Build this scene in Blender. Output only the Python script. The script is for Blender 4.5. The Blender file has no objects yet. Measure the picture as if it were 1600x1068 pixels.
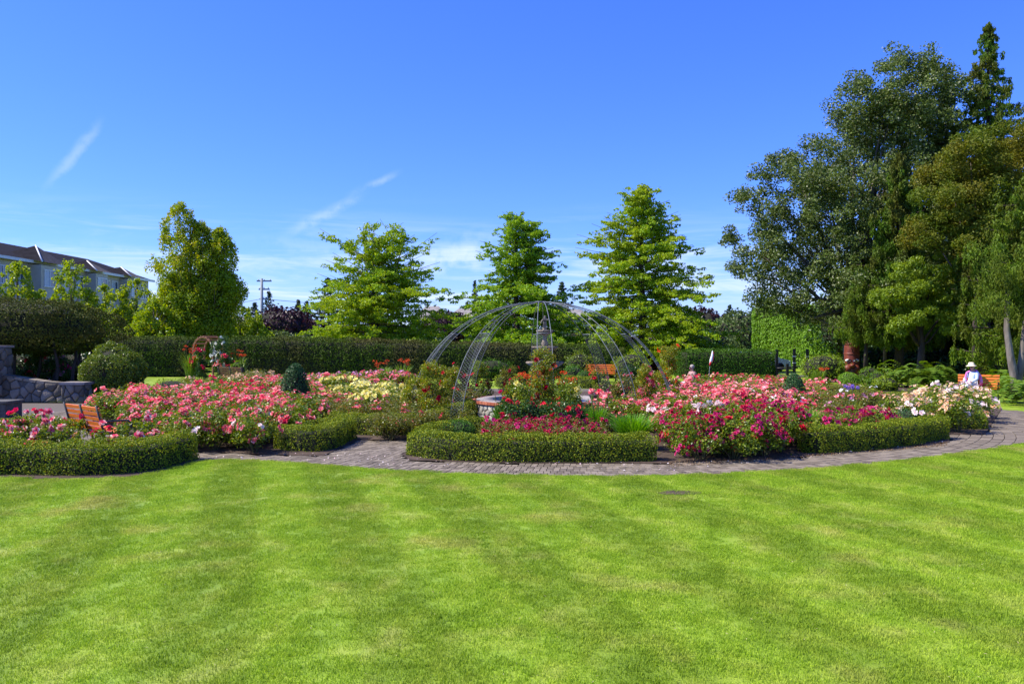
import bpy, math, random
import numpy as np
from mathutils import Vector, Matrix
rng = np.random.default_rng(7); random.seed(7)
R = math.radians
S = bpy.context.scene
COL = S.collection
# ---------------------------------------------------------------- camera, sky, sun
F, H, HOR = 1300.0, 2.26, 530.0          # focal length in pixels of a 1600 px wide frame, eye height, horizon row
cam = bpy.data.cameras.new("camera"); cam.sensor_width = 36; cam.lens = F/1600*36
cam.clip_start = .1; cam.clip_end = 3000
co = bpy.data.objects.new("camera", cam); COL.objects.link(co)
co.location = (0, 0, H); co.rotation_euler = (R(90)-math.atan(4/F), 0, 0); S.camera = co
SUN = Vector((-.82, -.02, 1.0)).normalized()
world = bpy.data.worlds.new("World"); S.world = world; world.use_nodes = True
wn = world.node_tree.nodes; wl = world.node_tree.links; wn.clear()
def wmath(op, a, b=None, c=None, clamp=False):
    n = wn.new('ShaderNodeMath'); n.operation = op; n.use_clamp = clamp
    for i, v in enumerate((a, b, c)):
        if v is None: continue
        if isinstance(v, (int, float)): n.inputs[i].default_value = v
        else: wl.new(v, n.inputs[i])
    return n.outputs[0]
def smooth(v, lo, hi):
    n = wn.new('ShaderNodeMapRange'); n.interpolation_type = 'SMOOTHSTEP'
    wl.new(v, n.inputs[0]); n.inputs[1].default_value = lo; n.inputs[2].default_value = hi
    return n.outputs[0]
sky = wn.new('ShaderNodeTexSky'); sky.sky_type = 'NISHITA'; sky.sun_disc = False
sky.sun_elevation = math.asin(SUN.z); sky.sun_rotation = math.atan2(SUN.x, SUN.y)
sky.altitude = 0; sky.air_density = 1.0; sky.dust_density = 0.3; sky.ozone_density = 4.0
hs = wn.new('ShaderNodeHueSaturation'); hs.inputs['Saturation'].default_value = 1.12
tint = wn.new('ShaderNodeMix'); tint.data_type = 'RGBA'; tint.blend_type = 'MULTIPLY'; tint.inputs[0].default_value = 1; tint.inputs[7].default_value = (.48, .655, 1.38, 1)
wl.new(sky.outputs[0], hs.inputs['Color']); wl.new(hs.outputs[0], tint.inputs[6])
tc = wn.new('ShaderNodeTexCoord'); sx = wn.new('ShaderNodeSeparateXYZ'); wl.new(tc.outputs['Generated'], sx.inputs[0])
dx, dy, dz = sx.outputs
ry = wmath('MAXIMUM', dy, .05)
tx = wmath('DIVIDE', dx, ry); tz = wmath('DIVIDE', dz, ry)
fwd = wmath('GREATER_THAN', dy, .06)
nz = wn.new('ShaderNodeTexNoise'); nz.inputs['Scale'].default_value = 30; nz.inputs['Detail'].default_value = 6; nz.inputs['Roughness'].default_value = .6
wl.new(tc.outputs['Generated'], nz.inputs['Vector'])
def streak(p, q, w, amp):
    (x0, z0), (x1, z1) = p, q
    L = math.hypot(x1-x0, z1-z0); ux, uz = (x1-x0)/L, (z1-z0)/L
    ax = wmath('SUBTRACT', tx, x0); az = wmath('SUBTRACT', tz, z0)
    al = wmath('ADD', wmath('MULTIPLY', ax, ux), wmath('MULTIPLY', az, uz))
    pe = wmath('SUBTRACT', wmath('MULTIPLY', az, ux), wmath('MULTIPLY', ax, uz))
    pe = wmath('ADD', pe, wmath('MULTIPLY', wmath('SUBTRACT', nz.outputs[0], .5), w*2.2))
    m = wmath('SUBTRACT', 1, smooth(wmath('ABSOLUTE', pe), 0, w))
    m = wmath('MULTIPLY', m, smooth(al, -.3*L, .35*L))
    m = wmath('MULTIPLY', m, wmath('SUBTRACT', 1, smooth(al, .6*L, 1.12*L)))
    m = wmath('MULTIPLY', m, wmath('MULTIPLY', smooth(nz.outputs[0], .3, .62), amp*.72))
    return wmath('MULTIPLY', m, fwd)
def tp(px, py): return ((px-800)/F, (HOR-py)/F)
ms = [streak(tp(80, 282), tp(158, 188), .010, .34), streak(tp(455, 360), tp(572, 302), .009, .42),
      streak(tp(555, 300), tp(625, 268), .006, .34), streak(tp(895, 424), tp(1150, 379), .0055, .5),
      streak(tp(610, 425), tp(790, 372), .026, .62), streak(tp(400, 372), tp(640, 402), .012, .25), streak(tp(120, 380), tp(300, 400), .008, .3)]
mp = wn.new('ShaderNodeMapping'); mp.inputs['Scale'].default_value = (2.4, 2.4, 26); mp.inputs['Rotation'].default_value = (.0, .05, .3)
wl.new(tc.outputs['Generated'], mp.inputs[0])
n2 = wn.new('ShaderNodeTexNoise'); n2.inputs['Scale'].default_value = 1.9; n2.inputs['Detail'].default_value = 9; n2.inputs['Roughness'].default_value = .62; n2.inputs['Distortion'].default_value = .8
wl.new(mp.outputs[0], n2.inputs['Vector'])
ci = wmath('MULTIPLY', smooth(n2.outputs[0], .42, .74), wmath('MULTIPLY', wmath('SUBTRACT', 1, smooth(dz, .05, .17)), .85))
hz = wmath('MULTIPLY', wmath('SUBTRACT', 1, smooth(dz, -.02, .12)), .25)
tot = wmath('ADD', ci, hz)
for m in ms: tot = wmath('ADD', tot, m)
tot = wmath('MINIMUM', tot, .85)
mx = wn.new('ShaderNodeMix'); mx.data_type = 'RGBA'
wl.new(tot, mx.inputs[0]); wl.new(tint.outputs[2], mx.inputs[6]); mx.inputs[7].default_value = (4.6, 5.3, 6.6, 1)
bg = wn.new('ShaderNodeBackground'); bg.inputs[1].default_value = .122
wl.new(mx.outputs[2], bg.inputs[0]); wo = wn.new('ShaderNodeOutputWorld'); wl.new(bg.outputs[0], wo.inputs[0])
sl = bpy.data.lights.new("sun", 'SUN'); sl.energy = 5.0; sl.angle = R(.53); sl.color = (1, .94, .82)
so = bpy.data.objects.new("sun", sl); COL.objects.link(so); so.rotation_euler = SUN.to_track_quat('Z', 'Y').to_euler(); so.location = (-20, 0, 40)
S.view_settings.view_transform = 'Standard'; S.view_settings.look = 'None'; S.view_settings.exposure = .7; S.view_settings.gamma = 1
S.view_settings.use_curve_mapping = False
S.cycles.max_bounces = 6; S.cycles.diffuse_bounces = 3; S.cycles.glossy_bounces = 2; S.cycles.transmission_bounces = 4
S.cycles.transparent_max_bounces = 4; S.cycles.caustics_reflective = False; S.cycles.caustics_refractive = False
S.cycles.sample_clamp_indirect = 4; S.render.use_persistent_data = False

# ---------------------------------------------------------------- helpers
def G(px, py, z=0.0):
    "pixel of the photograph -> plan position of a point at height z"
    d = F*(H-z)/(py-HOR); return ((px-800)*d/F, d)
def XZ(px, d): return (px-800)*d/F
def ZH(py, d): return H-(py-HOR)*d/F
def tag(o, label=None, cat=None, group=None, kind=None):
    if label: o['label'] = label
    if cat: o['category'] = cat
    if group: o['group'] = group
    if kind: o['kind'] = kind
    return o
def empty(name, loc=(0, 0, 0), rz=0):
    o = bpy.data.objects.new(name, None); COL.objects.link(o); o.location = loc; o.rotation_euler = (0, 0, rz); o.empty_display_size = .2
    return o
def raw(name, V, T, mats, mi=None, sm=False):
    "mesh from numpy arrays; T holds triangles or quads"
    me = bpy.data.meshes.new(name); V = np.asarray(V, np.float32); T = np.asarray(T, np.int32); k = T.shape[1]
    me.vertices.add(len(V)); me.vertices.foreach_set('co', V.ravel())
    me.loops.add(T.size); me.loops.foreach_set('vertex_index', T.ravel())
    me.polygons.add(len(T)); me.polygons.foreach_set('loop_start', np.arange(0, T.size, k, dtype=np.int32))
    for m in (mats if isinstance(mats, (list, tuple)) else [mats]): me.materials.append(m)
    if mi is not None: me.polygons.foreach_set('material_index', np.asarray(mi, np.int32))
    me.polygons.foreach_set('use_smooth', np.full(len(T), sm))
    me.update(calc_edges=True); return me
def link(name, me, parent=None, loc=None, rot=None, scale=None):
    o = bpy.data.objects.new(name, me); COL.objects.link(o)
    if parent: o.parent = parent
    if loc is not None: o.location = loc
    if rot is not None: o.rotation_euler = rot
    if scale is not None: o.scale = (scale,)*3 if isinstance(scale, (int, float)) else scale
    return o
class MB:
    "collects boxes, tubes, lathes and sheets into one mesh"
    def __init__(s): s.v = []; s.f = []; s.m = []; s.sm = []
    def add(s, v, f, m=0, sm=False):
        b = len(s.v); s.v += [tuple(x) for x in v]; s.f += [tuple(b+i for i in q) for q in f]; s.m += [m]*len(f); s.sm += [sm]*len(f)
    def box(s, c, d, rz=0, m=0, ry=0, rx=0):
        M = Matrix.Rotation(rz, 3, 'Z') @ Matrix.Rotation(ry, 3, 'Y') @ Matrix.Rotation(rx, 3, 'X')
        v = [Vector(c)+M @ Vector((x*d[0]/2, y*d[1]/2, z*d[2]/2)) for x in (-1, 1) for y in (-1, 1) for z in (-1, 1)]
        s.add(v, [(0, 1, 3, 2), (4, 6, 7, 5), (0, 4, 5, 1), (2, 3, 7, 6), (0, 2, 6, 4), (1, 5, 7, 3)], m)
    def tube(s, pts, r, n=6, m=0, cap=True):
        pts = [Vector(p) for p in pts]; k = len(pts); rr = r if isinstance(r, (list, tuple)) else [r]*k
        v = []; up = None
        for i, p in enumerate(pts):
            t = (pts[min(i+1, k-1)]-pts[max(i-1, 0)]).normalized()
            if up is None: up = Vector((0, 0, 1)) if abs(t.z) < .9 else Vector((1, 0, 0))
            a = (up-t*up.dot(t)).normalized(); b = t.cross(a); up = a
            v += [p+(a*math.cos(2*math.pi*j/n)+b*math.sin(2*math.pi*j/n))*rr[i] for j in range(n)]
        f = [(i*n+j, i*n+(j+1) % n, (i+1)*n+(j+1) % n, (i+1)*n+j) for i in range(k-1) for j in range(n)]
        if cap: f += [tuple(reversed(range(n))), tuple((k-1)*n+j for j in range(n))]
        s.add(v, f, m, True)
    def lathe(s, prof, c=(0, 0, 0), n=32, m=0):
        v = [(c[0]+r*math.cos(2*math.pi*j/n), c[1]+r*math.sin(2*math.pi*j/n), c[2]+z) for r, z in prof for j in range(n)]
        f = [(i*n+j, i*n+(j+1) % n, (i+1)*n+(j+1) % n, (i+1)*n+j) for i in range(len(prof)-1) for j in range(n)]
        s.add(v, f, m, True)
    def mesh(s, name, mats):
        me = bpy.data.meshes.new(name); me.from_pydata([tuple(x) for x in s.v], [], s.f)
        for q in (mats if isinstance(mats, (list, tuple)) else [mats]): me.materials.append(q)
        me.polygons.foreach_set('material_index', s.m); me.polygons.foreach_set('use_smooth', s.sm); me.update(); return me
    def build(s, name, mats, parent=None, loc=None, rot=None): return link(name, s.mesh(name, mats), parent, loc, rot)
def sheet(name, poly, z, mat, kind='structure', parent=None):
    me = bpy.data.meshes.new(name); me.from_pydata([(x, y, z) for x, y in poly], [], [tuple(range(len(poly)))])
    me.materials.append(mat); o = link(name, me, parent)
    if kind: o['kind'] = kind
    return o
def inside(P, poly):
    P = np.asarray(P); x, y = P[:, 0], P[:, 1]; r = np.zeros(len(P), bool); n = len(poly)
    for i in range(n):
        (x0, y0), (x1, y1) = poly[i], poly[(i+1) % n]
        c = ((y0 > y) != (y1 > y)) & (x < (x1-x0)*(y-y0)/((y1-y0) or 1e-9)+x0); r ^= c
    return r
def spline(pts, step=.25):
    "Catmull-Rom through plan points"
    pts = [np.array(p, float) for p in pts]; P = [2*pts[0]-pts[1]]+pts+[2*pts[-1]-pts[-2]]; out = []
    for i in range(1, len(P)-2):
        n = max(2, int(np.linalg.norm(P[i+1]-P[i])/step))
        for k in range(n):
            t = k/n; a, b, c, d = P[i-1:i+3]
            out.append(.5*((2*b)+(c-a)*t+(2*a-5*b+4*c-d)*t*t+(3*b-a-3*c+d)*t**3))
    out.append(pts[-1]); return np.array(out)
# ---------------------------------------------------------------- materials
def nodes(name):
    m = bpy.data.materials.new(name); m.use_nodes = True; n = m.node_tree.nodes; l = m.node_tree.links; n.clear()
    out = n.new('ShaderNodeOutputMaterial'); return m, n, l, out
def ramp(n, cols, pos=None, interp='LINEAR'):
    r = n.new('ShaderNodeValToRGB'); r.color_ramp.interpolation = interp; e = r.color_ramp.elements
    while len(e) < len(cols): e.new(.5)
    for i, c in enumerate(cols):
        e[i].position = pos[i] if pos else i/max(1, len(cols)-1); e[i].color = (*c, 1)
    return r
def leafmat(name, cols, trans=.3, rough=.5, big=None, bscale=.6, spec=.35, tcol=1.3, pos=None):
    m, n, l, out = nodes(name); g = n.new('ShaderNodeNewGeometry'); r = ramp(n, cols, pos); l.new(g.outputs['Random Per Island'], r.inputs[0]); c = r.outputs[0]
    if big is not None:
        nt = n.new('ShaderNodeTexNoise'); nt.inputs['Scale'].default_value = bscale; nt.inputs['Detail'].default_value = 3; l.new(g.outputs['Position'], nt.inputs['Vector'])
        mr = n.new('ShaderNodeMapRange'); l.new(nt.outputs[0], mr.inputs[0]); mr.inputs[1].default_value = .42; mr.inputs[2].default_value = .62; mr.inputs[4].default_value = .8
        x = n.new('ShaderNodeMix'); x.data_type = 'RGBA'; l.new(mr.outputs[0], x.inputs[0]); l.new(c, x.inputs[6]); x.inputs[7].default_value = (*big, 1); c = x.outputs[2]
    p = n.new('ShaderNodeBsdfPrincipled'); l.new(c, p.inputs['Base Color']); p.inputs['Roughness'].default_value = rough; p.inputs['Specular IOR Level'].default_value = spec
    t = n.new('ShaderNodeBsdfTranslucent'); hh = n.new('ShaderNodeHueSaturation'); hh.inputs['Hue'].default_value = .485; hh.inputs['Value'].default_value = tcol; hh.inputs['Saturation'].default_value = 1.1
    l.new(c, hh.inputs['Color']); l.new(hh.outputs[0], t.inputs[0])
    s = n.new('ShaderNodeMixShader'); s.inputs[0].default_value = trans; l.new(p.outputs[0], s.inputs[1]); l.new(t.outputs[0], s.inputs[2]); l.new(s.outputs[0], out.inputs[0])
    return m
def mat(name, c1, c2=None, scale=8, rough=.7, metal=0, bump=0, bscale=None, spec=.4, island=False, detail=5, stretch=None, c3=None):
    m, n, l, out = nodes(name); p = n.new('ShaderNodeBsdfPrincipled'); l.new(p.outputs[0], out.inputs[0])
    p.inputs['Roughness'].default_value = rough; p.inputs['Metallic'].default_value = metal; p.inputs['Specular IOR Level'].default_value = spec
    tcn = n.new('ShaderNodeTexCoord'); src = tcn.outputs['Object']
    if stretch:
        mpn = n.new('ShaderNodeMapping'); mpn.inputs['Scale'].default_value = stretch; l.new(src, mpn.inputs[0]); src = mpn.outputs[0]
    if c2 is None: p.inputs['Base Color'].default_value = (*c1, 1)
    else:
        r = ramp(n, [c1, c2] if c3 is None else [c1, c3, c2], [.3, .7] if c3 is None else [.25, .5, .75])
        nt = n.new('ShaderNodeTexNoise'); nt.inputs['Scale'].default_value = scale; nt.inputs['Detail'].default_value = detail; l.new(src, nt.inputs['Vector'])
        if island:
            oi = n.new('ShaderNodeObjectInfo'); g = n.new('ShaderNodeNewGeometry')
            a = n.new('ShaderNodeMath'); a.operation = 'ADD'; l.new(oi.outputs['Random'], a.inputs[0]); l.new(g.outputs['Random Per Island'], a.inputs[1])
            fr = n.new('ShaderNodeMath'); fr.operation = 'FRACT'; l.new(a.outputs[0], fr.inputs[0])
            mm = n.new('ShaderNodeMath'); mm.operation = 'MULTIPLY_ADD'; l.new(fr.outputs[0], mm.inputs[0]); mm.inputs[1].default_value = .5
            m3 = n.new('ShaderNodeMath'); m3.operation = 'MULTIPLY'; l.new(nt.outputs[0], m3.inputs[0]); m3.inputs[1].default_value = .5; l.new(m3.outputs[0], mm.inputs[2]); l.new(mm.outputs[0], r.inputs[0])
        else: l.new(nt.outputs[0], r.inputs[0])
        l.new(r.outputs[0], p.inputs['Base Color'])
    if bump:
        b = n.new('ShaderNodeBump'); b.inputs['Strength'].default_value = bump; b.inputs['Distance'].default_value = .02
        nt2 = n.new('ShaderNodeTexNoise'); nt2.inputs['Scale'].default_value = bscale or scale*3; nt2.inputs['Detail'].default_value = 6
        l.new(src, nt2.inputs['Vector']); l.new(nt2.outputs[0], b.inputs['Height']); l.new(b.outputs[0], p.inputs['Normal'])
    return m
# ground covers share one colour logic driven by world position
def lawnmat(name, blades):
    m, n, l, out = nodes(name); g = n.new('ShaderNodeNewGeometry')
    def noise(sc, det=4, vec=None, st=None):
        x = n.new('ShaderNodeTexNoise'); x.inputs['Scale'].default_value = sc; x.inputs['Detail'].default_value = det; v = g.outputs['Position']
        if st:
            q = n.new('ShaderNodeMapping'); q.inputs['Scale'].default_value = st; q.inputs['Rotation'].default_value = (0, 0, .25); l.new(v, q.inputs[0]); v = q.outputs[0]
        l.new(v, x.inputs['Vector']); return x.outputs[0]
    base = ramp(n, [(.150, .240, .010), (.19, .29, .014), (.235, .32, .024), (.32, .36, .07)], [.28, .46, .6, .78]); l.new(noise(1.5, 8, st=(1.5, 1, 1)), base.inputs[0])
    dry = ramp(n, [(0, 0, 0), (1, 1, 1)], [.56, .70]); l.new(noise(.75, 6), dry.inputs[0])
    x = n.new('ShaderNodeMix'); x.data_type = 'RGBA'; dm = n.new('ShaderNodeMath'); dm.operation = 'MULTIPLY'; l.new(dry.outputs[0], dm.inputs[0]); dm.inputs[1].default_value = .6
    l.new(dm.outputs[0], x.inputs[0]); l.new(base.outputs[0], x.inputs[6]); x.inputs[7].default_value = (.34, .31, .08, 1)
    # mowing passes: wide radial bands, the nap's light and dark sheen painted as colour
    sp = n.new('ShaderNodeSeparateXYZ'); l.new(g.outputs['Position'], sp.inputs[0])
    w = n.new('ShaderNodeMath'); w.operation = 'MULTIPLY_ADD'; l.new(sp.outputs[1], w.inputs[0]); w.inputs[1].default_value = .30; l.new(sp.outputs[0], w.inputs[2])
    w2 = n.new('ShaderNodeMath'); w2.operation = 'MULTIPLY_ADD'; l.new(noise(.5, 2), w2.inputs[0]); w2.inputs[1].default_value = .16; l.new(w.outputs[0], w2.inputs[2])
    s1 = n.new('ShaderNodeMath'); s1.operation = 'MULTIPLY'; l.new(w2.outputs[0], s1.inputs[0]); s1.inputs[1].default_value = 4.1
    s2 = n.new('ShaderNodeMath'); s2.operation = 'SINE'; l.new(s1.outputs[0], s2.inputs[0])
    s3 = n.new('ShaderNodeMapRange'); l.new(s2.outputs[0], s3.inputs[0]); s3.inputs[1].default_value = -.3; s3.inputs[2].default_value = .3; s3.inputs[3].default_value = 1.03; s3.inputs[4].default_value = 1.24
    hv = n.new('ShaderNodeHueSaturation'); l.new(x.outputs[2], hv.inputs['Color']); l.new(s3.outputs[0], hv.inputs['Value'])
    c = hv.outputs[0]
    p = n.new('ShaderNodeBsdfPrincipled'); p.inputs['Roughness'].default_value = .6; p.inputs['Specular IOR Level'].default_value = .25
    if blades:
        rr = n.new('ShaderNodeMapRange'); l.new(g.outputs['Random Per Island'], rr.inputs[0]); rr.inputs[3].default_value = .75; rr.inputs[4].default_value = 1.75
        h2 = n.new('ShaderNodeHueSaturation'); l.new(c, h2.inputs['Color']); l.new(rr.outputs[0], h2.inputs['Value'])
        rs = n.new('ShaderNodeMapRange'); l.new(g.outputs['Random Per Island'], rs.inputs[0]); rs.inputs[3].default_value = .515; rs.inputs[4].default_value = .485; l.new(rs.outputs[0], h2.inputs['Hue']); c = h2.outputs[0]
        l.new(c, p.inputs['Base Color']); t = n.new('ShaderNodeBsdfTranslucent'); l.new(c, t.inputs[0])
        s = n.new('ShaderNodeMixShader'); s.inputs[0].default_value = .4; l.new(p.outputs[0], s.inputs[1]); l.new(t.outputs[0], s.inputs[2]); l.new(s.outputs[0], out.inputs[0])
    else:
        f = n.new('ShaderNodeHueSaturation'); l.new(c, f.inputs['Color']); fr = n.new('ShaderNodeMapRange'); l.new(noise(70, 3), fr.inputs[0]); fr.inputs[3].default_value = .5; fr.inputs[4].default_value = 1.25; l.new(fr.outputs[0], f.inputs['Value'])
        l.new(f.outputs[0], p.inputs['Base Color']); b = n.new('ShaderNodeBump'); b.inputs['Strength'].default_value = .6; b.inputs['Distance'].default_value = .03; l.new(noise(60, 4), b.inputs['Height']); l.new(b.outputs[0], p.inputs['Normal']); l.new(p.outputs[0], out.inputs[0])
    return m
M = {}
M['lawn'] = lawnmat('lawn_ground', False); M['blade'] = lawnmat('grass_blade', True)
M['soil'] = mat('soil', (.035, .022, .015), (.10, .065, .045), 6, .95, bump=.8, bscale=40)
M['sand'] = mat('joint_sand', (.085, .07, .058), (.14, .115, .095), 30, .95, bump=.3)
M['brick'] = mat('paving_brick', (.115, .09, .062), (.24, .195, .145), 5, .85, bump=.25, bscale=60, island=True, c3=(.175, .14, .103))
M['box'] = leafmat('box_leaf', [(.05, .095, .008), (.12, .19, .012), (.25, .31, .018), (.42, .44, .03)], .25, .5, spec=.15, pos=[0, .35, .7, 1])
M['boxdark'] = leafmat('box_leaf_green', [(.04, .12, .02), (.08, .2, .025), (.14, .27, .03)], .2, .5, spec=.15)
M['twig'] = mat('hedge_twigs', (.012, .014, .006), (.03, .028, .014), 20, .95)
M['yew'] = leafmat('yew_leaf', [(.025, .05, .007), (.06, .095, .01), (.11, .13, .016), (.12, .11, .025)], .12, .6, spec=.1, big=(.085, .09, .018), bscale=.9)
M['yewball'] = leafmat('topiary_leaf', [(.02, .07, .02), (.04, .12, .025), (.07, .17, .03)], .12, .45)
M['hedge'] = leafmat('tall_hedge_leaf', [(.035, .07, .008), (.07, .12, .01), (.10, .15, .02)], .15, .6, spec=.1, big=(.10, .085, .028), bscale=.35)
M['hedge_right'] = leafmat('green_hedge_leaf', [(.035, .09, .01), (.06, .14, .014), (.10, .19, .02)], .15, .6, spec=.1)
M['cedarhedge'] = leafmat('clipped_cedar_leaf', [(.12, .26, .012), (.18, .35, .018), (.25, .42, .03)], .3, .5)
M['shrub'] = leafmat('shrub_leaf', [(.07, .13, .012), (.14, .21, .015), (.24, .28, .03)], .3, .35)
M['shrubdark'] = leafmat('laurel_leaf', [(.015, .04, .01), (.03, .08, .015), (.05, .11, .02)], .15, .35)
M['oak'] = leafmat('oak_leaf', [(.11, .22, .012), (.20, .36, .016), (.30, .46, .02), (.45, .52, .04)], .36, .42, spec=.2, big=(.34, .43, .02), bscale=.4)
M['oakgreen'] = leafmat('green_oak_leaf', [(.09, .20, .014), (.17, .34, .02), (.27, .44, .025), (.40, .48, .04)], .34, .42, spec=.2, big=(.26, .42, .02), bscale=.5)
M['maple'] = leafmat('maple_leaf', [(.15, .23, .012), (.31, .39, .016), (.46, .48, .02), (.48, .33, .05)], .42, .38, big=(.20, .31, .015), bscale=.7, pos=[0, .4, .85, 1])
M['ymaple'] = leafmat('young_maple_leaf', [(.15, .25, .012), (.26, .37, .016), (.38, .44, .02)], .42, .4)
M['poplar'] = leafmat('poplar_leaf', [(.055, .085, .015), (.10, .15, .024), (.2, .25, .07), (.46, .47, .30)], .22, .5, spec=.15, pos=[0, .5, .88, 1])
M['cedar'] = leafmat('cedar_spray', [(.04, .09, .01), (.08, .16, .012), (.14, .23, .018)], .25, .5, spec=.12, big=(.12, .12, .02), bscale=.8)
M['cedarlight'] = leafmat('cedar_spray_light', [(.06, .12, .010), (.12, .20, .014), (.19, .28, .018)], .3, .5, spec=.15, big=(.12, .14, .015), bscale=.8)
M['olive'] = leafmat('olive_brown_leaf', [(.10, .11, .012), (.16, .16, .016), (.24, .21, .025)], .3, .5, spec=.15, big=(.10, .17, .015), bscale=.6)
M['lime'] = leafmat('lime_leaf', [(.12, .19, .012), (.2, .3, .016), (.28, .36, .025)], .35, .45)
M['purple'] = leafmat('purple_leaf', [(.02, .007, .012), (.045, .014, .022), (.07, .022, .03)], .2, .45)
M['fir'] = leafmat('fir_needle', [(.02, .045, .02), (.035, .075, .03), (.06, .11, .04)], .1, .55)
M['farleaf'] = leafmat('distant_leaf', [(.06, .10, .02), (.09, .14, .03), (.12, .17, .04)], .25, .5)
M['fern'] = leafmat('fern_frond', [(.06, .15, .012), (.12, .22, .016), (.18, .27, .03)], .35, .45)
M['rose'] = leafmat('rose_leaf', [(.06, .12, .010), (.14, .22, .014), (.25, .32, .02), (.34, .26, .04)], .35, .33, pos=[0, .45, .88, 1])
M['rosedull'] = leafmat('rose_leaf_dull', [(.09, .13, .015), (.16, .19, .02), (.22, .2, .03), (.25, .12, .03)], .35, .35, pos=[0, .5, .88, 1])
M['rosegold'] = leafmat('rose_leaf_golden', [(.12, .18, .012), (.22, .29, .016), (.36, .36, .03), (.38, .16, .03)], .4, .35, pos=[0, .5, .85, 1])
M['rosedark'] = leafmat('rose_leaf_dark', [(.025, .07, .012), (.05, .12, .02), (.09, .17, .03)], .25, .3)
M['grassclump'] = leafmat('grass_clump_blade', [(.07, .24, .012), (.12, .34, .015), (.2, .42, .03)], .4, .5)
M['strap'] = leafmat('strap_leaf', [(.08, .17, .016), (.16, .27, .02), (.26, .33, .05)], .35, .45)
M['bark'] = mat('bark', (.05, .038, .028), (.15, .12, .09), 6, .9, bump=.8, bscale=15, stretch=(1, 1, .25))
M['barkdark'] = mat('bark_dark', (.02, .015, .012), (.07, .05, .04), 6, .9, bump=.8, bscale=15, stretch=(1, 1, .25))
M['barkpale'] = mat('bark_pale', (.07, .055, .045), (.24, .21, .17), 5, .9, bump=.8, bscale=15, stretch=(1, 1, .3))
M['cane'] = mat('rose_cane', (.06, .09, .02), (.14, .10, .04), 10, .7)
def petal(name, cols, pos=None): return leafmat(name, cols, .3, .55, spec=.2, tcol=1.0, pos=pos)
PET = {'coral': petal('coral_petal', [(.86, .09, .13), (.90, .17, .19), (.94, .36, .34), (.95, .66, .60)], [0, .4, .75, 1]),
       'hot': petal('hot_pink_petal', [(.70, .02, .06), (.85, .04, .09), (.88, .12, .16)]),
       'crimson': petal('crimson_petal', [(.33, .006, .02), (.50, .01, .035), (.62, .02, .08), (.55, .06, .22)]),
       'magenta': petal('magenta_petal', [(.48, .01, .10), (.62, .02, .16), (.66, .08, .26)]),
       'red': petal('red_petal', [(.48, .006, .012), (.68, .01, .025), (.80, .03, .06)]),
       'darkred': petal('dark_red_petal', [(.14, .003, .01), (.28, .005, .015), (.36, .01, .03)]),
       'yellow': petal('yellow_petal', [(.75, .66, .10), (.85, .78, .22), (.9, .86, .45)]),
       'white': petal('white_petal', [(.72, .72, .62), (.86, .86, .80), (.9, .88, .86)]),
       'blush': petal('blush_white_petal', [(.9, .76, .70), (.93, .86, .80), (.93, .62, .62)]),
       'peach': petal('peach_petal', [(.86, .44, .16), (.90, .60, .33), (.92, .74, .50), (.90, .64, .55)]),
       'pinkwhite': petal('pink_and_white_petal', [(.82, .06, .12), (.88, .16, .22), (.93, .45, .42), (.94, .82, .70)]),
       'lilac': petal('lilac_pink_petal', [(.82, .22, .50), (.88, .4, .64), (.92, .6, .76)]),
       'orange': petal('orange_red_petal', [(.72, .05, .01), (.85, .10, .02), (.88, .2, .04)]),
       'violet': petal('violet_petal', [(.20, .09, .55), (.32, .18, .72)]),
       'gold': petal('golden_petal', [(.85, .45, .02), (.9, .6, .05)])}
M['orangewood'] = mat('orange_wood', (.62, .13, .012), (.80, .23, .025), 3, .5, bump=.15, stretch=(1, 14, 14), bscale=6)
M['brownwood'] = mat('brown_wood', (.13, .055, .028), (.24, .10, .05), 3, .65, bump=.2, stretch=(1, 12, 12))
M['iron'] = mat('black_iron', (.012, .012, .013), (.03, .03, .032), 20, .45, spec=.5)
M['steel'] = mat('galvanised_steel', (.10, .112, .118), (.18, .195, .205), 12, .55, metal=.2)
M['stone'] = mat('rubble_stone', (.09, .075, .058), (.27, .225, .175), 3, .9, bump=.9, bscale=22, island=True, c3=(.16, .135, .105))
M['palestone'] = mat('pale_stone', (.28, .26, .22), (.62, .59, .52), 3, .9, bump=.9, bscale=22, island=True, c3=(.45, .43, .37))
M['mortar'] = mat('mortar', (.06, .055, .05), (.12, .112, .10), 12, .95, bump=.5)
M['slab'] = mat('rim_slab', (.20, .17, .155), (.30, .265, .25), 5, .85, bump=.3, bscale=40)
M['redbrick'] = mat('rim_brick', (.34, .085, .04), (.50, .17, .09), 8, .85, bump=.3, island=True, c3=(.42, .12, .06))
M['sandstone'] = mat('fountain_stone', (.12, .095, .065), (.28, .22, .155), 7, .8, bump=.5, bscale=30)
M['poolblue'] = mat('pool_paint', (.02, .16, .42), (.05, .28, .62), 2, .5)
M['siding'] = mat('beige_siding', (.44, .40, .32), (.52, .475, .39), 2, .75)
M['trim'] = mat('white_trim', (.66, .67, .68), None, rough=.5)
M['shingle'] = mat('dark_shingle', (.009, .008, .011), (.020, .018, .024), 3, .95, bump=.5, bscale=10, spec=.1)
M['shinglebrown'] = mat('brown_shingle', (.055, .045, .042), (.10, .08, .072), 3, .9, bump=.5, bscale=10)
M['shinglegrey'] = mat('grey_shingle', (.20, .18, .165), (.30, .27, .25), 2, .9, bump=.4, bscale=8)
M['glass'] = mat('window_glass', (.05, .08, .12), None, rough=.08, spec=.9)
M['blind'] = mat('window_blind', (.38, .44, .5), None, rough=.3)
M['redwood'] = mat('dark_red_siding', (.09, .018, .014), (.14, .03, .022), 3, .75, stretch=(1, 1, 10))
M['pole'] = mat('weathered_pole', (.24, .27, .27), (.36, .39, .38), 3, .8)
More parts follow.
